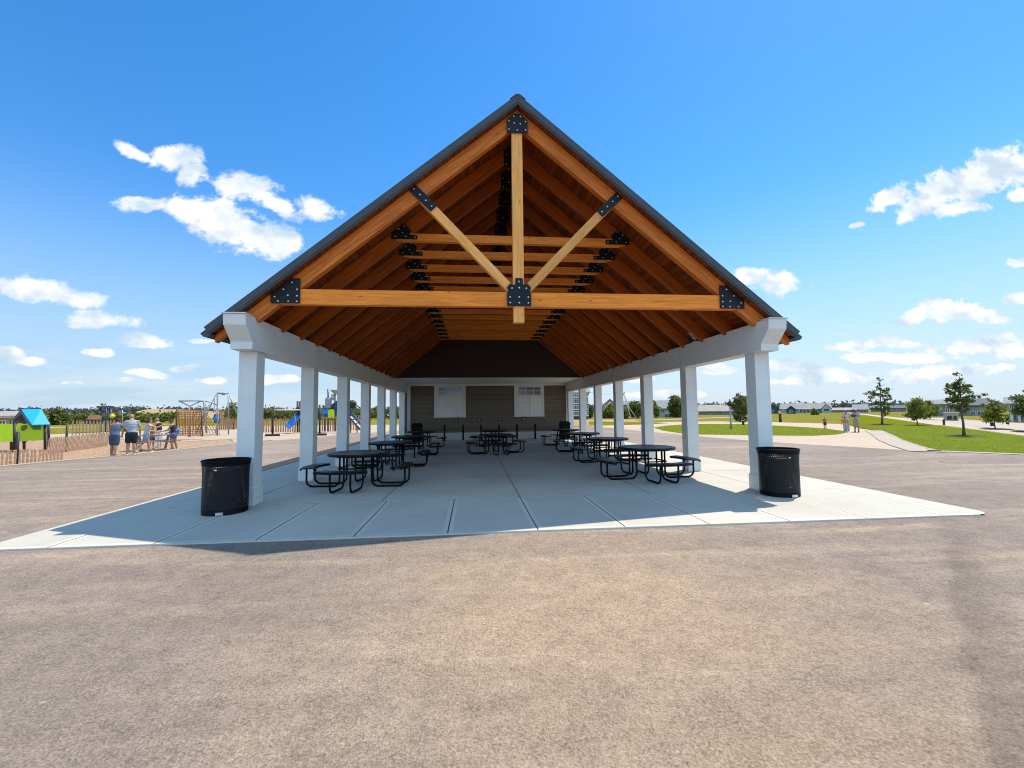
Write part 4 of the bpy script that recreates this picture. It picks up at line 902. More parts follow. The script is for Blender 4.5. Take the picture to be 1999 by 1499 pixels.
house(1106, 1149, 765, 757, 88, 12, M['vinyl_grey'], M['roof_grey'], 'tall apartment building with white balconies right of the back room', [(.1+.3*i, .3+.3*i, .16+.22*k, .30+.22*k) for i in range(3) for k in range(4)], extra=balconies, cat='apartment building')
house(-40, 27, 810, 801.5, 62, 9, M['vinyl_tan'], M['roof_tan'], 'low tan house at the left border behind the playhouse', [(.6, .75, .3, .7)], over=.8)

# ------------------------------------------------------------------ playground
LIME = plain('lime_green_panel', (.48, .72, .008), .45, var=.04); BLUE = plain('bright_blue_plastic', (.01, .20, .62), .35, var=.04); SKYB = plain('light_blue_roof_plastic', (.005, .33, .80), .45, var=.03)
NAVY = plain('dark_blue_plastic', (.025, .055, .12), .4); STEEL = plain('galvanised_steel', (.30, .32, .34), .45, .3); TANST = plain('tan_powder_coated_steel', (.42, .34, .25), .5)
ORNG = plain('orange_net_rope', (.50, .17, .035), .8, var=.2, scale=20); POST = plain('black_brown_post', (.030, .022, .020), .6); SLAT = plain('tan_wood_slats', (.44, .27, .16), .8, var=.2, scale=12); SLATO = plain('orange_wood_slats', (.58, .28, .12), .8, var=.2, scale=12)
CREAM = plain('cream_steel', (.55, .52, .46), .5)
PG = 'playground equipment'
def base_of(S): return Vector((S.o.x, S.o.y, -.03))
def stick(e, name, S, pts, r, m, off=0, seg=8):
    mb = MB()
    for run in pts: mb.tube([S(x, y, off) for x, y in run], r, m, seg)
    return obj(name, mb, e, at=S(*pts[0][0], off))
def panel(e, name, S, poly, t, m, off=0):
    mb = MB(); n_ = len(poly); a = [S(x, y, off) for x, y in poly]; b_ = [v+S.n*t for v in a]
    mb.add(a+b_, [tuple(range(n_)), tuple(range(n_, 2*n_))[::-1]]+[(i, n_+i, n_+(i+1) % n_, (i+1) % n_) for i in range(n_)], m); return obj(name, mb, e, at=a[0])
# playhouse
S = Stand(58, 879); e = empty('playhouse', base_of(S), S.rz)
for x, off in ((28, 0), (88, 0), (47, 1.5), (95, 1.6)): stick(e, 'post', S, [[(x, 829-off*3), (x, 878-off*3)]], .055, POST, off)
panel(e, 'wall_panel', S, [(33, 829), (37, 827), (86, 828), (86.5, 858), (62, 861), (60, 859), (56, 861), (33, 862)], .05, LIME)
panel(e, 'window_opening', S, [(61, 829.5), (79.5, 829.5), (79.5, 838.5), (65, 839), (61, 835)], .02, plain('olive_shade_panel', (.10, .17, .01), .6), -.024)
panel(e, 'round_cutout', S, [(41, 831), (49, 829), (53.5, 831), (52.5, 837), (46, 841), (41, 839)], .02, bpy.data.materials['olive_shade_panel'], -.024)
panel(e, 'back_panel', S, [(50, 826), (90, 826), (90, 842), (50, 842)], .04, LIME, 1.5)
a, b_, c_, d_ = S(63, 829, -.35), S(98, 828, -.15), S(80.5, 798, .75), S(42, 799, .75); mb = MB(); nn = (b_-a).cross(d_-a).normalized()*-.05
mb.add([a, b_, c_, d_, a+nn, b_+nn, c_+nn, d_+nn], [(0, 1, 2, 3), (7, 6, 5, 4), (0, 4, 5, 1), (1, 5, 6, 2), (2, 6, 7, 3), (3, 7, 4, 0)], SKYB); obj('roof_slope', mb, e, at=a)
a2, b2_ = S(20, 826, 1.3), S(60, 826, 1.9); mb = MB(); mb.add([a2, b2_, c_, d_, a2+Vector((0, 0, .05)), b2_+Vector((0, 0, .05)), c_+Vector((0, 0, .05)), d_+Vector((0, 0, .05))], [(0, 1, 2, 3), (7, 6, 5, 4), (0, 4, 5, 1), (1, 5, 6, 2), (2, 6, 7, 3), (3, 7, 4, 0)], NAVY); obj('rear_roof_slope', mb, e, at=a2)
mb = MB(); mb.add([a+Vector((0, 0, -.08)), d_+Vector((0, 0, -.02)), a2, a2+(d_-a2)*.15, d_+(a-d_)*.02+Vector((0, 0, -.22)), a+(a2-a)*.15+Vector((0, 0, -.03))], [(0, 1, 4, 5), (1, 2, 3, 4)], NAVY); obj('gable_trim', mb, e, at=a2)
stick(e, 'stool', S, [[(47, 862), (47, 882)], [(43, 862), (52, 862)]], .05, POST, .1)
tag(e, 'children\'s playhouse with bright blue roof and lime green walls on black posts', 'playhouse')
S = Stand(8, 884); e = empty('play_wall', base_of(S), S.rz)
panel(e, 'panel', S, [(-40, 826), (25, 827.5), (25, 862), (-40, 864)], .06, LIME); stick(e, 'post', S, [[(22, 820), (22, 884)]], .05, POST, .09); stick(e, 'post', S, [[(-36, 820), (-36, 890)]], .05, POST, .09)
tag(e, 'lime green play panel cut by the left border of the photo', 'play wall', PG)
# slat fences
def slat_fence(P0, P1, h0, h1, m, label, name='slat_fence', gap=.11, wd=.055, posts=(), ph=1.1, lean=.0, pr=.045):
    P0, P1 = Vector((*P0[:2], -.03)), Vector((*P1[:2], -.03)); d = P1-P0; L = d.length; u = d/L; nrm = Vector((-u.y, u.x, 0)); e = empty(name, P0)
    mb = MB(); k = int(L/gap); rg = random.Random(k)
    for i in range(k):
        t = i*gap; h = h0+(h1-h0)*t/L+rg.uniform(-.02, .02); c = P0+u*t; le = rg.uniform(-.03, .03)+lean
        mb.beam(c+Vector((0, 0, .02)), c+Vector((0, 0, h))+u*le, wd, .014, m, up=nrm)
    obj('slat_panel', mb, e, at=P0)
    mb = MB()
    for q in (.2, .5, .85): mb.tube([P0+Vector((0, 0, h0*q))+nrm*.02, P1+Vector((0, 0, h1*q))+nrm*.02], .006, STEEL, 5)
    obj('wires', mb, e, at=P0)
    for t in posts: c = P0+d*t+nrm*.06; mb = MB(); mb.tube([c, c+Vector((0, 0, ph))], pr, POST, 8); obj('post', mb, e, at=c)
    tag(e, label, 'fence', 'slatted playground fences'); return e
slat_fence(gp(-60, 914), gp(128, 897), .60, .42, SLAT, 'low tan slatted fence along the curb in front of the playhouse', posts=(.02, .46), ph=1.15)
slat_fence(gp(92, 886), gp(212, 869), .72, .72, SLAT, 'tan slatted fence between the playhouse and the group of people', posts=(.28,), ph=1.25, lean=.10)
slat_fence(gp(141, 849), gp(232, 846), 1.25, 1.25, SLAT, 'pale slatted fence with dark top farther back, left of the people', gap=.22, wd=.10, posts=(0, .57, 1), ph=1.45)
slat_fence(gp(505, 844), gp(600, 842), 1.25, 1.25, SLATO, 'orange slatted barrier under the light blue slide', gap=.20, wd=.12, posts=(0, .5, 1), ph=1.5)
slat_fence(gp(624, 842), gp(708, 839), 1.5, 1.5, SLATO, 'orange slatted barrier below the play tower with the green panel', gap=.24, wd=.13, posts=(.35, .6), ph=1.6)
slat_fence(gp(428, 838), gp(470, 837), 2.2, 2.2, SLATO, 'orange barrier behind the tall swing frame', gap=.2, wd=.17, posts=(0, 1), ph=2.3)
# play vehicle with a flat canopy
S = Stand(200, 843); e = empty('play_structure', base_of(S), S.rz)
panel(e, 'canopy', S, [(187, 794), (190, 792.6), (221, 792.6), (223, 794), (219, 795), (190, 795)], 1.6, NAVY)
for x, o_ in ((207.5, .1), (216, .1), (197, 1.4), (214, 1.4)): stick(e, 'canopy_post', S, [[(x, 795), (x, 843)]], .11 if o_ < 1 else .05, NAVY, o_)
panel(e, 'deck', S, [(160, 819), (232, 818), (232, 823), (160, 824)], 1.6, POST); panel(e, 'orange_hood', S, [(171, 819), (172, 812), (178, 810), (192, 810), (198, 812), (198, 819)], 1.2, SLATO)
mb = MB(); c = S(219, 812); k = (S(226, 812)-S(219, 812)).length
mb.tube([c-S.n*.06, c], k, ORNG, 24); obj('round_panel', mb, e, at=c); mb = MB(); mb.tube([c-S.n*.09, c-S.n*.061], k*.66, LIME, 24); obj('green_disc', mb, e, at=c)
stick(e, 'handrail', S, [[(232, 806), (246, 806)], [(239, 800), (239, 843)], [(232, 818), (232, 843)]], .05, STEEL, .2)
tag(e, 'tractor-like play structure with a flat dark canopy, orange hood and green disc', 'play structure', PG)
# shade sail post and rope climber
S = Stand(370, 852); e = empty('climbing_frame', base_of(S), S.rz)
stick(e, 'post', S, [[(370.5, 793), (369.5, 852)]], .07, TANST); stick(e, 'arm', S, [[(349, 782.5), (370.5, 793), (390, 784), (398, 782.5)]], .045, STEEL); stick(e, 'top_bar', S, [[(348, 783), (372, 782.3), (398, 782.5), (412, 785), (425, 791)]], .05, STEEL)
stick(e, 'post', S, [[(398, 782), (401, 812), (403, 845)]], .075, TANST); stick(e, 'post', S, [[(411, 787), (400, 806), (383, 845)]], .05, STEEL, .3); stick(e, 'curved_brace', S, [[(425, 791), (426, 820), (420, 846)]], .04, TANST)
mb = MB()
def net(poly, nu, nv, sag=.0):
    a, b_, c_, d_ = [S(*p) for p in poly]
    for i in range(nu+1):
        t = i/nu; mb.tube([a.lerp(b_, t), a.lerp(b_, t).lerp(d_.lerp(c_, t), .5)+Vector((0, 0, -sag)), d_.lerp(c_, t)], .016, ORNG, 5)
    for j in range(nv+1):
        t = j/nv; mb.tube([a.lerp(d_, t), a.lerp(d_, t).lerp(b_.lerp(c_, t), .5)+Vector((0, 0, -sag)), b_.lerp(c_, t)], .016, ORNG, 5)
net([(372, 800), (398, 800), (430, 848), (372, 848)], 9, 10); net([(345, 812), (370, 800), (370, 846), (345, 850)], 6, 7); obj('rope_net', mb, e, at=S(370, 830))
for x0, x1, y0, y1 in ((397, 402, 800, 821), (416, 428, 809, 825)):
    mb = MB(); c = S((x0+x1)/2, (y0+y1)/2, .5); wx = (S(x1, y0)-S(x0, y0)).length/2; hz_ = (y1-y0)/55*1.0
    mb.box(None, (wx*2, .35, hz_), BLUE, mat=Matrix.Translation(c) @ Matrix.Rotation(S.rz+.4, 4, 'Z')); bev(obj('blue_seat', mb, e, at=c), .06, 2)
tag(e, 'rope climbing frame with orange net, tan posts and blue seats', 'climbing frame', PG)
# rope mesh screen of woven orange netting left of it
S = Stand(360, 856); e = empty('orange_net_screen', base_of(S), S.rz); mb = MB()
for i in range(17):
    t = i/16; mb.tube([S(346+46*t, 801), S(343+52*t, 850)], .02, ORNG, 5)
for j in range(13): y = 801+49*j/12; mb.tube([S(346-3*j/12, y), S(392+3*j/12, y)], .02, ORNG, 5)
obj('netting', mb, e, at=S(360, 840)); stick(e, 'post', S, [[(345, 799), (343, 856)]], .04, POST); stick(e, 'post', S, [[(393, 799), (395, 852)]], .04, POST)
tag(e, 'orange construction netting stretched behind the Y-shaped post', 'netting', PG)
# tall swing frame
S = Stand(432, 849); e = empty('swing_frame', base_of(S), S.rz)
stick(e, 'top_bar', S, [[(424, 767.5), (447, 767.8)]], .06, STEEL); stick(e, 'hanger', S, [[(432, 769), (436, 770), (440, 769)]], .07, STEEL)
for run in ([(424.5, 767), (424, 852)], [(446, 767), (446, 848)]): stick(e, 'upright', S, [run], .055, STEEL)
for run in ([(424, 767), (414, 786), (402, 812), (388, 846)], [(446.5, 768), (456, 792), (468, 820)]): stick(e, 'stay', S, [run], .045, STEEL, .5)
stick(e, 'rope_ladder', S, [[(420, 775), (417, 806)], [(422, 800), (421, 825)]], .03, TANST, .2); panel(e, 'spinner_basket', S, [(417, 812), (419, 808), (428, 808), (430, 818), (428, 827), (418, 826)], .4, NAVY, .2)
tag(e, 'tall steel swing frame with slanted stays rising above the playground', 'swing frame', PG)
# black posts on square feet with a pale crossbar
def foot_post(x, yb, yt, label, bar=None):
    S = Stand(x, yb); e = empty('shade_post', base_of(S), S.rz); w = .07
    stick(e, 'post', S, [[(x, yt), (x, yb)]], .075, POST); mb = MB(); c = base_of(S); mb.box(None, (1.0, 1.0, .14), POST, mat=Matrix.Translation(c+Vector((0, 0, .07))) @ Matrix.Rotation(S.rz, 4, 'Z')); bev(obj('foot', mb, e, at=c), .02)
    if bar: stick(e, 'crossbar', S, bar, .05, CREAM)
    tag(e, label, 'post', 'black footed posts before the playground')
foot_post(532, 850, 796, 'black footed post carrying a pale crossbar, right of the front left column', [[(532, 800), (548, 800.5), (592, 800)], [(536.5, 789), (536.5, 800)]])
foot_post(624, 849, 790, 'black footed post close to the right edge of the second left column')
# slides and towers
def slide(S, e, a, b_, r, m, off, name='slide'):
    mb = MB(); A, B = S(*a, off), S(*b_, off-.8); P_ = [A+(B-A)*t+Vector((0, 0, .14*math.cos(t*math.pi))) for t in [i/10 for i in range(11)]]; sd = S.n.cross(Vector((0, 0, 1))); sd = (B-A).cross(Vector((0, 0, 1))).normalized(); N = 9; vs = []
    for p in P_:
        for k in range(N): an = math.pi+math.pi*k/(N-1); vs.append(p+sd*r*math.cos(an)+Vector((0, 0, r*.9*math.sin(an))))
    mb.add(vs, [(i*N+k, i*N+k+1, (i+1)*N+k+1, (i+1)*N+k) for i in range(10) for k in range(N-1)], m, True); o = obj(name, mb, e, at=A); q = o.modifiers.new('t', 'SOLIDIFY'); q.thickness = .04; return o
S = Stand(585, 845); e = empty('play_tower', base_of(S), S.rz)
for x in (581, 586, 593): stick(e, 'tower_post', S, [[(x, 783 if x != 593 else 792), (x, 844)]], .09, POST, .5 if x > 582 else 1.2)
slide(S, e, (589, 805), (564, 825), .36, BLUE, .6); panel(e, 'deck', S, [(578, 805), (596, 805), (596, 808), (578, 808)], 1.2, NAVY, .5); stick(e, 'slide_leg', S, [[(577, 812), (575, 846)]], .04, ORNG, .2)
mb = MB(); c = S(584, 794, .5); mb.tube([c, c+Vector((0, 0, -.5))], .17, POST, 12); obj('post_drum', mb, e, at=c)
tag(e, 'low play tower with a bright blue slide, beside the second left column', 'play tower', PG)
S = Stand(648, 843); e = empty('play_tower', base_of(S), S.rz)
for x, yt in ((640.5, 759), (654, 768), (662, 775), (634, 797)): stick(e, 'tower_post', S, [[(x, yt), (x, 842)]], .07, NAVY, .4)
mb = MB(); c = S(641, 781, .4); mb.lathe([(0, .25), (.22, .2), (.28, .05), (.28, -.6), (.2, -.75), (0, -.78)], STEEL, 16); mb.v = [(x+c.x, y+c.y, z+c.z) for x, y, z in mb.v]; obj('capsule', mb, e, at=c)
mb = MB(); c = S(649, 773, .5); mb.lathe([(0, .2), (.12, .15), (.14, -.35), (0, -.4)], CREAM, 12); mb.v = [(x+c.x, y+c.y, z+c.z) for x, y, z in mb.v]; obj('lantern', mb, e, at=c)
panel(e, 'canopy', S, [(644.5, 760.5), (662, 761.5), (662, 768), (654, 769.5)], 1.2, plain('green_tan_canopy', (.30, .30, .06), .6), .3)
panel(e, 'stair_panel', S, [(630, 806), (632, 798), (640, 797), (648, 789), (657, 782), (664, 780), (664, 806)], .9, NAVY, .6); panel(e, 'guard_panel', S, [(629, 800), (641, 797), (641, 808), (629, 809)], .06, BLUE, .2)
panel(e, 'green_panel', S, [(640, 802), (643, 799), (651, 799), (653, 802), (653, 815), (640, 815)], .08, LIME, .1); panel(e, 'deck', S, [(628, 814.5), (664, 814.5), (664, 817), (628, 817)], 1.3, SLATO, .25)
tag(e, 'tall dark blue play tower with a green panel and capsule-topped pole', 'play tower', PG)
S = Stand(694, 845); e = empty('play_slide', base_of(S), S.rz)
slide(S, e, (679, 806), (708, 830), .42, NAVY, .8); stick(e, 'slide_rail', S, [[(692, 788), (699, 793), (704, 797)], [(684, 793), (684, 845)], [(681, 796), (694, 796)]], .05, NAVY, .9); stick(e, 'slide_leg', S, [[(697, 822), (697, 845)]], .05, ORNG, .5)
mb = MB(); c = S(688, 788, .9); mb.ball(c, (.35, .35, .32), POST, 14, 8); obj('dome', mb, e, at=c)
tag(e, 'dark blue slide with a dome, running down behind the fourth left column', 'slide', PG)
# A-frame cable ride on the right
S = Stand(1217, 818.5); e = empty('cableway', base_of(S), S.rz)
stick(e, 'cable', S, [[(1150, 765), (1185, 769.5), (1217, 767.5)]], .03, CREAM); mb = MB(); c = S(1238, 765.5); c = S(1219, 765.5); mb.ball(c, .16, CREAM); obj('finial', mb, e, at=c)
for run, o_ in (([(1217, 767), (1213, 817)], 0), ([(1217, 767), (1224, 790), (1232, 816)], 0), ([(1219, 768), (1228, 795), (1243, 817)], 1.5), ([(1178, 802), (1186, 790), (1192, 785)], 0)): stick(e, 'leg', S, [run], .075, CREAM, o_)
tag(e, 'tall cream A-frame posts of a cable ride seen between the right columns', 'cable ride')
# lamp post and small posts on the right
S = Stand(1427, 836.5); e = empty('lamp_post', base_of(S), S.rz); hz_ = S(1427, 792).z; c = base_of(S)
mb = MB(); mb.tube([c, c+Vector((0, 0, .5)), Vector((c.x, c.y, hz_))], [.085, .065, .055], STEEL, 12); obj('pole', mb, e, at=c)
mb = MB(); z0 = hz_; mb.lathe([(0, z0-.05), (.16, z0), (.22, z0+.16), (.20, z0+.22), (.10, z0+.30), (.09, z0+.42), (.05, z0+.45), (.04, z0+.56), (0, z0+.6)], POST, 16); mb.v = [(x+c.x, y+c.y, z) for x, y, z in mb.v]; obj('lamp_head', mb, e, at=c)
tag(e, 'grey lamp post with a small black lantern head on the grass oval', 'lamp post')
def small_post(x, yb, yt, r, m, label, cat='post'):
    S = Stand(x, yb); e = empty('marker_post', base_of(S), S.rz); c = base_of(S); t = S(x, yt).z
    mb = MB(); mb.tube([c, Vector((c.x, c.y, t-.08))], r, m, 10); obj('post', mb, e, at=c); mb = MB(); mb.lathe([(0, t), (r*1.1, t-.02), (r*1.25, t-.079), (0, t-.079)], POST, 10); mb.v = [(x_+c.x, y_+c.y, z) for x_, y_, z in mb.v]; obj('cap', mb, e, at=c); tag(e, label, cat, 'small posts by the paths')
small_post(1523.5, 823.5, 807.5, .16, plain('dark_red_brown_post', (.10, .03, .02), .7), 'dark red-brown post in the meadow behind the path')
small_post(1451, 829, 821, .12, POST, 'short dark bollard by the path behind the grass oval')
small_post(1843, 829, 818.5, .09, POST, 'thin dark post on the lawn in front of the pale mail shelter')
small_post(1967, 827, 815, .12, POST, 'dark post at the street in front of the white house')
small_post(1937, 831, 824, .12, POST, 'short black post beside the small light green street tree')
S = Stand(1857, 821); e = empty('mail_shelter', base_of(S), S.rz); TANW = plain('tan_stone', (.42, .35, .26), .85, var=.15, scale=3)
panel(e, 'shelter_wall', S, [(1842, 820.5), (1842, 806.5), (1871, 806.5), (1871, 821)], 1.0, TANW); panel(e, 'roof_slab', S, [(1840.5, 806.3), (1840.5, 804.8), (1873, 804.8), (1873, 806.3)], 1.3, CREAM, -.15)
panel(e, 'mailbox_bay', S, [(1849, 819), (1849, 812.5), (1858, 812), (1858, 819)], .06, POST, -.065); panel(e, 'mailbox_bay', S, [(1862, 819), (1862, 812), (1867.5, 812), (1867.5, 819)], .06, POST, -.065)
tag(e, 'low pale stone mail shelter with two dark bays across the street', 'mail shelter')
# drain cover on the right plaza
gpt = gp(1258, 835.5); mb = MB(); mb.lathe([(0, .006), (.42, .006), (.45, .004), (.46, -.02)], plain('rusty_iron', (.16, .08, .05), .8), 24); mb.v = [(x+gpt.x, y+gpt.y, z-.024) for x, y, z in mb.v]
o = obj('manhole_cover', mb, at=(gpt.x, gpt.y, 0)); tag(o, 'small round rusty cover in the pale right plaza', 'manhole cover')

# table with a blue cooler by the group
Sg = Stand(300, 877); c0 = base_of(Sg); e = empty('park_table', c0, Sg.rz+.25)
WT = plain('weathered_timber', (.26, .23, .19), .85, var=.2, scale=10)
mb = MB()
for k in range(5): mb.b2(-.85, .85, -.36+k*.145, -.23+k*.145, .69, .73, WT)
lpart('tabletop', mb, e)
for s in (-1, 1):
    mb = MB(); mb.b2(-.85, .85, s*.68-.12, s*.68+.12, .40, .44, WT); lpart('bench', mb, e)
for x in (-.6, .6):
    mb = MB(); mb.beam((x, -.55, 0), (x, -.15, .68), .05, .09, WT, up=(1, 0, 0)); mb.beam((x, .55, 0), (x, .15, .68), .05, .09, WT, up=(1, 0, 0)); mb.beam((x, -.75, .37), (x, .75, .37), .05, .08, WT, up=(0, 0, 1)); lpart('trestle', mb, e)
tag(e, 'weathered grey picnic table in the middle of the group of people', 'picnic table')
e2 = empty('cooler_bag', WM[e] @ Vector((.78, 0, .732)), Sg.rz); mb = MB(); mb.b2(-.20, .20, -.13, .13, 0, .2, BLUE); bev(lpart('body', mb, e2), .03, 2); mb = MB(); mb.b2(-.21, .21, -.14, .14, .201, .25, plain('pale_blue_lid', (.25, .42, .62), .5)); bev(lpart('lid', mb, e2), .02); mb = MB(); mb.tube([(-.15, 0, .25), (-.1, 0, .34), (.1, 0, .34), (.15, 0, .25)], .012, NAVY); lpart('handle', mb, e2)
tag(e2, 'blue cooler bag standing on the right end of the picnic table', 'cooler')

# ------------------------------------------------------------------ people
SKIN = plain('skin', (.50, .27, .17), .6, var=.05); SKIN2 = plain('tanned_skin', (.36, .18, .11), .6, var=.05)
def remeshed(name, mb, vox, parent, W):
    me = mb.mesh(name); t = bpy.data.objects.new(name, me); COL.objects.link(t); r_ = t.modifiers.new('r', 'REMESH'); r_.mode = 'VOXEL'; r_.voxel_size = vox; r_.use_smooth_shade = True
    sm = t.modifiers.new('s', 'SMOOTH'); sm.factor = .5; sm.iterations = 9 if name in ('shirt', 'shorts') else 2
    dg = bpy.context.evaluated_depsgraph_get(); nm = bpy.data.meshes.new_from_object(t.evaluated_get(dg)); mats = mb.mats
    nm.materials.clear(); nm.materials.append(mats[0]); bpy.data.objects.remove(t)
    for p in nm.polygons: p.use_smooth = True; p.material_index = 0
    o = bpy.data.objects.new(name, nm); COL.objects.link(o); return place(o, parent, W)
def limb(mb, pts, rs, m, seg=12):
    P_, Rr = [], []
    for i in range(len(pts)-1):
        for k in range(4): t = k/4; P_.append(pts[i].lerp(pts[i+1], t)); Rr.append(rs[i]+(rs[i+1]-rs[i])*t)
    P_.append(pts[-1]); Rr.append(rs[-1]); mb.tube(P_, Rr, m, seg)
    for p, r in zip(pts, rs): mb.ball(p, r, m, 10, 8)
def person(loc, rz, H, label, skin, shirt, shorts, hair, shoes, lean=0, legs=((0, 0), (0, 0)), arms=((0, 10, 15), (0, 10, 15)), head=0, headrot=0, sleeve=.5, hem=.55, hairstyle='short', cap=None, group='people in the park', female=False, straps=False, child=False, beard=False, category='person'):
    e = empty('person', loc, rz); W = WM[e]; V = Vector; hw = .052*H; sw = (.098 if female else .112)*H
    hipz = .50*H; def_l = []
    def rot(v, ax, deg): return Matrix.Rotation(R(deg), 3, ax) @ v
    b = MB(); legpts = []; drop = 0
    low = 1e9
    for s, (sw_, kn) in zip((-1, 1), legs):
        hip = V((s*hw, 0, 0)); kneev = rot(V((0, 0, -.235*H)), 'X', sw_); foot = rot(V((0, 0, -.225*H)), 'X', sw_-kn)
        k = hip+kneev+V((s*.004*H, 0, 0)); a = k+foot+V((s*.006*H, 0, 0)); low = min(low, a.z); legpts.append((hip, k, a, sw_-kn))
    hz = -low+.042*H
    up = V((0, 0, hz)); tilt = lambda v: rot(v, 'X', -lean)
    for s, (hip, k, a, ang) in zip((-1, 1), legpts):
        th = .052*H if not female else .056*H
        calf = k.lerp(a, .33)+rot(V((0, -.008*H, 0)), 'X', ang)
        limb(b, [hip+up, hip.lerp(k, .45)+up, k+up, calf+up, a+up], [th, th*.88, .034*H, .035*H, .021*H], skin)
        toe = rot(V((0, .085*H, -.028*H)), 'X', min(0, ang) if ang < -20 else 0); heel = rot(V((0, -.025*H, -.026*H)), 'X', min(0, ang) if ang < -20 else 0)
        limb(b, [a+up+heel, a+up+toe*.6, a+up+toe], [.019*H, .02*H, .015*H], skin, 8)
    T = lambda x, y, z: up+tilt(V((x*H, y*H, z*H)))
    # torso
    for zz, rx, ry in ((-.01, .088, .062), (.04, .088, .062), (.09, .076, .054), (.13, .080, .056), (.18, .095, .062), (.23, .104, .062), (.275, .092, .052)):
        k_ = .93 if female else 1; c = T(0, 0, zz); m0 = len(b.v); b.ball((0, 0, 0), (rx*k_*H, ry*H, .045*H), skin, 16, 8)
        for i in range(m0, len(b.v)): b.v[i] = tuple(up+tilt(V(b.v[i])+V((0, 0, zz*H))))
    sh = [T(s*sw/H, 0, .285) for s in (-1, 1)]; limb(b, [sh[0], T(0, 0, .30), sh[1]], [.032*H, .046*H, .032*H], skin)
    nk = T(0, .0, .31); hd0 = T(0, .012, .355); hdc = hd0+rot(V((0, .012*H, .055*H)), 'X', -lean-head); limb(b, [nk, hd0, hdc], [.034*H, .030*H, .03*H], skin)
    def HD(v): return hdc+rot(Matrix.Rotation(R(headrot), 3, 'Z') @ (V(v)*H), 'X', -lean*.6-head)
    def hball(v, r): 
        m0 = len(b.v); b.ball((0, 0, 0), tuple(q*H for q in r), skin, 14, 10)
        for i in range(m0, len(b.v)): b.v[i] = tuple(HD(V(b.v[i])/H+V(v)))
    hball((0, -.004, .012), (.043, .053, .052)); hball((0, .012, -.022), (.034, .038, .040)); hball((0, .058, -.008), (.007, .012, .012)); hball((0, .051, -.034), (.016, .006, .006))
    for s in (-1, 1): hball((s*.044, -.002, -.006), (.007, .011, .017)); hball((s*.016, .045, .004), (.010, .006, .006))
    armp = []
    for s, (swg, ab, el), S0 in zip((-1, 1), arms, sh):
        d1 = rot(rot(V((0, 0, -.165*H)), 'Y', -s*ab), 'X', swg-lean*.3); elb = S0+d1; d2 = rot(rot(V((0, 0, -.145*H)), 'Y', -s*ab*.3), 'X', swg+el-lean*.3); wr = elb+d2
        limb(b, [S0, S0.lerp(elb, .5), elb, elb.lerp(wr, .3), wr], [.031*H, .028*H, .022*H, .023*H, .0155*H], skin); armp.append((S0, elb, wr))
        # hand: palm, four unequal curled fingers, a thumb from the side of the palm
        u = d2.normalized(); side = V((s, 0, 0)); side = (side-u*side.dot(u)).normalized(); inn = u.cross(side).normalized()
        if inn.y < 0: inn = -inn
        limb(b, [wr, wr+u*.045*H], [.0135*H, .018*H], skin, 8)
        for q, L in zip((-1.5, -.5, .5, 1.5), (.030, .040, .044, .038)):
            p0 = wr+u*.048*H+inn*q*.0092*H; p1 = p0+u*L*.5*H-side*.006*H; p2 = p1+u*L*.45*H-side*.014*H; limb(b, [p0, p1, p2], [.0056*H, .0052*H, .0044*H], skin, 6)
        p0 = wr+u*.018*H+inn*.014*H; p1 = p0+(u*.6+inn*.7).normalized()*.024*H; limb(b, [p0, p1, p1+(u*.9+inn*.2).normalized()*.018*H], [.0065*H, .006*H, .005*H], skin, 6)
    def lp(name, mb, vox): mb.v = [tuple(v) for v in mb.v]; return remeshed(name, mb, vox, e, W)
    lp('body', b, .0088*H/1.7)
    # shirt
    c = MB(); g_ = .010
    for zz, rx, ry in ((hem*.0+.0, .094, .070), (.045, .094, .070), (.09, .088, .064), (.13, .090, .066), (.18, .104, .072), (.23, .112, .070), (.268, .102, .060)):
        k_ = .93 if female else 1; m0 = len(c.v); c.ball((0, 0, 0), (rx*k_*H, ry*H, .060*H), shirt, 16, 8)
        for i in range(m0, len(c.v)): c.v[i] = tuple(up+tilt(V(c.v[i])+V((0, 0, zz*H))))
    wdt = 1 if not straps else .72
    limb(c, [T(-sw*wdt/H, 0, .284), T(0, 0, .288), T(sw*wdt/H, 0, .284)], [.034*H, .040*H, .034*H], shirt)
    if sleeve > 0:
        for (S0, elb, wr) in armp: limb(c, [S0, S0.lerp(elb, min(1, sleeve))]+([elb.lerp(wr, sleeve-1)] if sleeve > 1 else []), [.033*H, .034*H]+([.028*H] if sleeve > 1 else []), shirt)
    lp('shirt', c, .016*H/1.7)
    p = MB()
    m0 = len(p.v); 
    for zz in (-.035, .0, .03):
        m0 = len(p.v); p.ball((0, 0, 0), (.097*H*(.96 if female else 1), .073*H, .045*H), shorts, 16, 8)
        for i in range(m0, len(p.v)): p.v[i] = tuple(up+V(p.v[i])+V((0, 0, zz*H)))
    for (hip, k, a, ang) in legpts:
        if hem <= 1: limb(p, [hip+up, hip.lerp(k, hem)+up], [.066*H, .060*H], shorts)
        else: limb(p, [hip+up, k+up, k.lerp(a, hem-1)+up], [.064*H, .048*H, .040*H], shorts)
    lp('shorts' if hem <= 1 else 'trousers', p, .016*H/1.7)
    for (hip, k, a, ang) in legpts:
        s_ = MB(); f_ = -20 if ang < -20 else 0; toe = rot(V((0, .088*H, -.027*H)), 'X', f_); heel = rot(V((0, -.026*H, -.024*H)), 'X', f_)
        limb(s_, [a+up+heel, a+up+toe*.6, a+up+toe], [.025*H, .025*H, .019*H], shoes, 8); lp('shoe', s_, .012*H/1.7)
    h_ = MB()
    def hh(v, r):
        m0 = len(h_.v); h_.ball((0, 0, 0), tuple(q*H for q in r), hair, 14, 10)
        for i in range(m0, len(h_.v)): h_.v[i] = tuple(HD(V(h_.v[i])/H+V(v)))
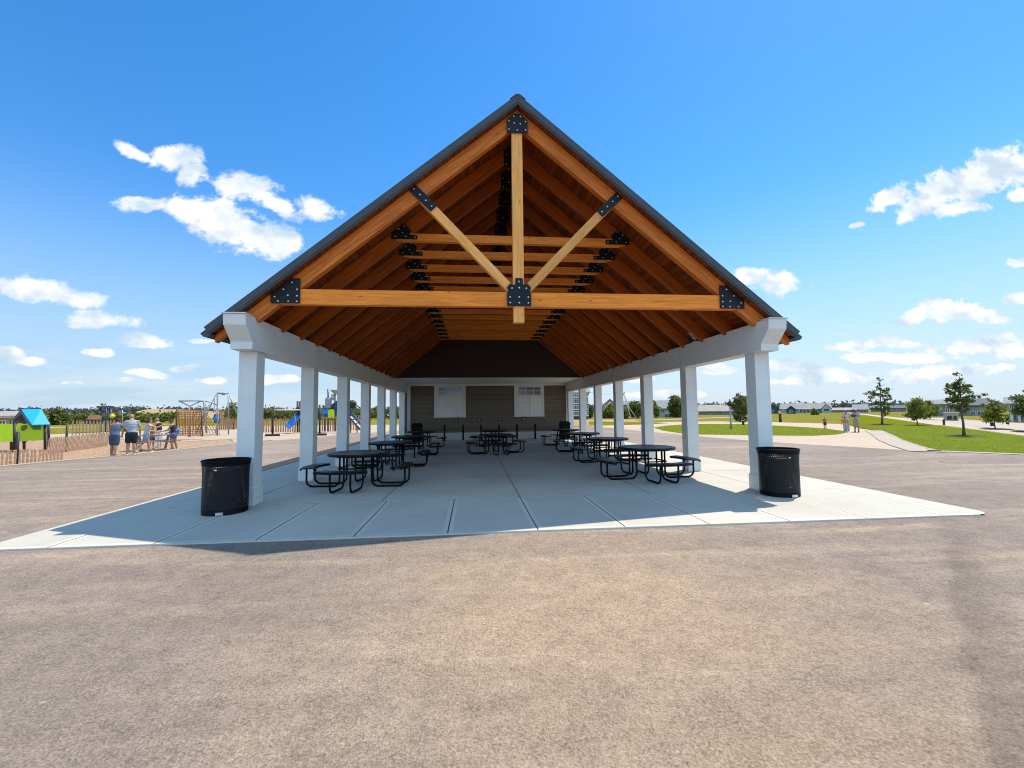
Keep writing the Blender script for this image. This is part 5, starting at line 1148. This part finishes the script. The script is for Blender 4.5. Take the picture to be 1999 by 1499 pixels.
    hh((0, -.012, .022), (.048, .054, .048)); hh((0, -.030, .0), (.042, .034, .045))
    if hairstyle == 'long': hh((0, -.042, -.04), (.040, .024, .06)); hh((0, -.046, -.08), (.030, .018, .04))
    if hairstyle == 'bun': hh((0, -.062, .03), (.022, .022, .022))
    if beard: hh((0, .030, -.045), (.026, .024, .022))
    lp('hair', h_, .010*H/1.7)
    if cap:
        k = MB()
        def kk(v, r):
            m0 = len(k.v); k.ball((0, 0, 0), tuple(q*H for q in r), cap, 14, 8)
            for i in range(m0, len(k.v)): k.v[i] = tuple(HD(V(k.v[i])/H+V(v)))
        kk((0, -.008, .042), (.050, .056, .032)); kk((0, .055, .030), (.034, .034, .006)); lp('cap', k, .008*H/1.7)
    tag(e, label, category, group); return e, armp, W
def foot_at(x, y): v = gp(x, y, -.03); return Vector((v.x, v.y, -.034))
TEE = plain('light_blue_shirt', (.32, .39, .46), .85, var=.08, scale=3); BLK = plain('black_cloth', (.012, .014, .022), .85); NAV = plain('navy_cloth', (.035, .06, .11), .85); GRY = plain('blue_grey_tank_top', (.10, .14, .20), .85)
WHT = plain('white_cloth', (.62, .58, .54), .85); DEN = plain('light_denim', (.30, .40, .52), .85, var=.15, scale=14); DDEN = plain('dark_denim', (.08, .11, .19), .85); BRN = plain('brown_hair', (.10, .045, .02), .7, var=.2, scale=25); DHAIR = plain('dark_hair', (.025, .014, .010), .7)
BLD = plain('grey_blond_hair', (.34, .25, .18), .7, var=.2, scale=25); SHO = plain('white_shoes', (.6, .58, .55), .7); SHD = plain('dark_shoes', (.04, .03, .03), .7); ORS = plain('orange_shirt', (.60, .20, .07), .85); MAR = plain('maroon_shirt', (.16, .03, .03), .85); LGP = plain('light_grey_cloth', (.42, .42, .42), .85); KHK = plain('khaki_cloth', (.42, .33, .23), .85); RED = plain('auburn_hair', (.22, .075, .03), .7)
def facing(x, y, extra=0): v = gp(x, y); return math.atan2(-(v.x-EYE.x), v.y)+R(extra)   # 0 = back to the photographer
person(foot_at(222, 891), facing(222, 891, -25), 1.66, 'person in blue-grey tank top and dark shorts leaning forward, leftmost of the group', SKIN2, GRY, NAV, DHAIR, SHD, lean=16, legs=((6, 4), (-10, 6)), arms=((18, 14, 20), (35, 8, 40)), head=22, sleeve=0, straps=True, hem=.75, group='group of people at the picnic table')
person(foot_at(255, 889), facing(255, 889, 8), 1.80, 'tall man seen from behind in light blue T-shirt and black shorts', SKIN, TEE, BLK, BLD, SHO, lean=4, legs=((0, 0), (3, 2)), arms=((4, 12, 14), (2, 14, 10)), head=30, sleeve=.62, hem=.72, group='group of people at the picnic table')
person(foot_at(284, 885), facing(284, 885, -75), 1.62, 'woman in white top and light denim shorts stepping right, arm raised', SKIN, WHT, DEN, BRN, SHO, lean=6, legs=((18, 6), (-24, 22)), arms=((20, 14, 60), (65, 10, 50)), sleeve=.35, hem=.35, hairstyle='long', female=True, group='group of people at the picnic table')
person(foot_at(311, 873), facing(311, 873, 60), 1.60, 'person in dark vest and pale trousers behind the picnic table', SKIN, BLK, WHT, BLD, SHO, lean=10, arms=((25, 12, 35), (40, 16, 30)), head=15, sleeve=0, hem=1.85, group='group of people at the picnic table')
person(foot_at(338, 879), facing(338, 879, 70), 1.52, 'woman in dark tank top and denim shorts with brown hair, rightmost of the group', SKIN2, BLK, DDEN, BRN, SHO, lean=8, legs=((5, 4), (-6, 6)), arms=((30, 10, 50), (20, 12, 40)), head=12, sleeve=0, straps=True, hem=.4, hairstyle='bun', female=True, group='group of people at the picnic table')
person(foot_at(296, 876), facing(296, 876, -150), 1.25, 'child with long auburn hair standing between the women at the picnic table', SKIN, ORS, DDEN, RED, SHO, lean=8, head=20, sleeve=.4, hem=.5, hairstyle='long', female=True, group='group of people at the picnic table', child=True)
person(foot_at(1611, 837), facing(1611, 837, 160), 1.02, 'small child in orange shirt and dark shorts standing alone by the grass oval', SKIN, ORS, MAR, RED, SHD, arms=((10, 14, 60), (10, 14, 60)), sleeve=.5, hem=.7, child=True, group='people on the right path')
person(foot_at(1654, 841.5), facing(1654, 841.5, 170), 1.52, 'dark-haired adult in white and maroon standing right behind a child', SKIN2, WHT, LGP, DHAIR, SHD, arms=((15, 12, 45), (15, 12, 45)), sleeve=.5, hem=1.8, group='people on the right path')
person(foot_at(1651, 844), facing(1651, 844, 10), 1.12, 'child in orange shirt and light grey trousers in front of an adult', SKIN, ORS, LGP, RED, SHD, arms=((5, 14, 15), (8, 14, 15)), sleeve=.5, hem=1.85, child=True, group='people on the right path')
_, ap, Wm = person(foot_at(1673, 843.5), facing(1673, 843.5, 165), 1.66, 'bearded adult in beige shirt and khaki shorts with a white cap, holding a dark bundle', SKIN2, LGP, KHK, DHAIR, SHD, lean=-2, arms=((35, 6, 75), (35, 6, 75)), sleeve=.6, hem=.85, cap=WHT, beard=True, group='people on the right path')
hp = Wm @ ((ap[0][2]+ap[1][2])/2+Vector((0, .09, .0))); e = empty('bundle', hp); mb = MB(); mb.ball((0, 0, 0), (.19, .12, .11), MAR, 16, 10); lpart('bag', mb, e); mb = MB(); mb.tube([(-.12, 0, .07), (-.06, 0, .13), (.06, 0, .13), (.12, 0, .07)], .012, BRN); lpart('strap', mb, e); tag(e, 'dark maroon bundle held by the bearded adult in the cap', 'bag')

# ------------------------------------------------------------------ blades on the nearer lawns
def inside(p, poly):
    c = False; j = len(poly)-1
    for i in range(len(poly)):
        (xi, yi), (xj, yj) = poly[i], poly[j]
        if (yi > p[1]) != (yj > p[1]) and p[0] < (xj-xi)*(p[1]-yi)/(yj-yi)+xi: c = not c
        j = i
    return c
def blades(src, n_, label, m, ymax=36, h=.05):
    o = bpy.data.objects[src]; poly = [(v.co.x, v.co.y) for v in o.data.vertices]; z = o.data.vertices[0].co.z; rg = random.Random(n_); mb = MB(); k = 0
    x0, x1 = min(p[0] for p in poly)-.2, max(p[0] for p in poly); y0, y1 = min(p[1] for p in poly)-.2, min(ymax, max(p[1] for p in poly))
    while k < n_:
        p = (rg.uniform(x0, x1), y0+(y1-y0)*rg.random()**1.4)
        if not inside(p, poly): continue
        k += 1; a = rg.uniform(0, 6.28); w_ = rg.uniform(.008, .02); hh = h*rg.uniform(.4, 1.2); dx, dy = math.cos(a)*w_, math.sin(a)*w_; lx, ly = rg.gauss(0, .025), rg.gauss(0, .025)
        mb.add([(p[0]-dx, p[1]-dy, z), (p[0]+dx, p[1]+dy, z), (p[0]+lx, p[1]+ly, z+hh)], [(0, 1, 2)], m)
    o = obj('grass', mb); tag(o, label, 'grass', kind='stuff')
BL = leafmat('grass_blades', (.26, .31, .010), (.52, .54, .07))
blades('right_lawn', 60000, 'mown green grass of the lawn on the right with the young trees', BL)
blades('grass_oval', 26000, 'mown green grass of the oval island in the path', BL, ymax=45)
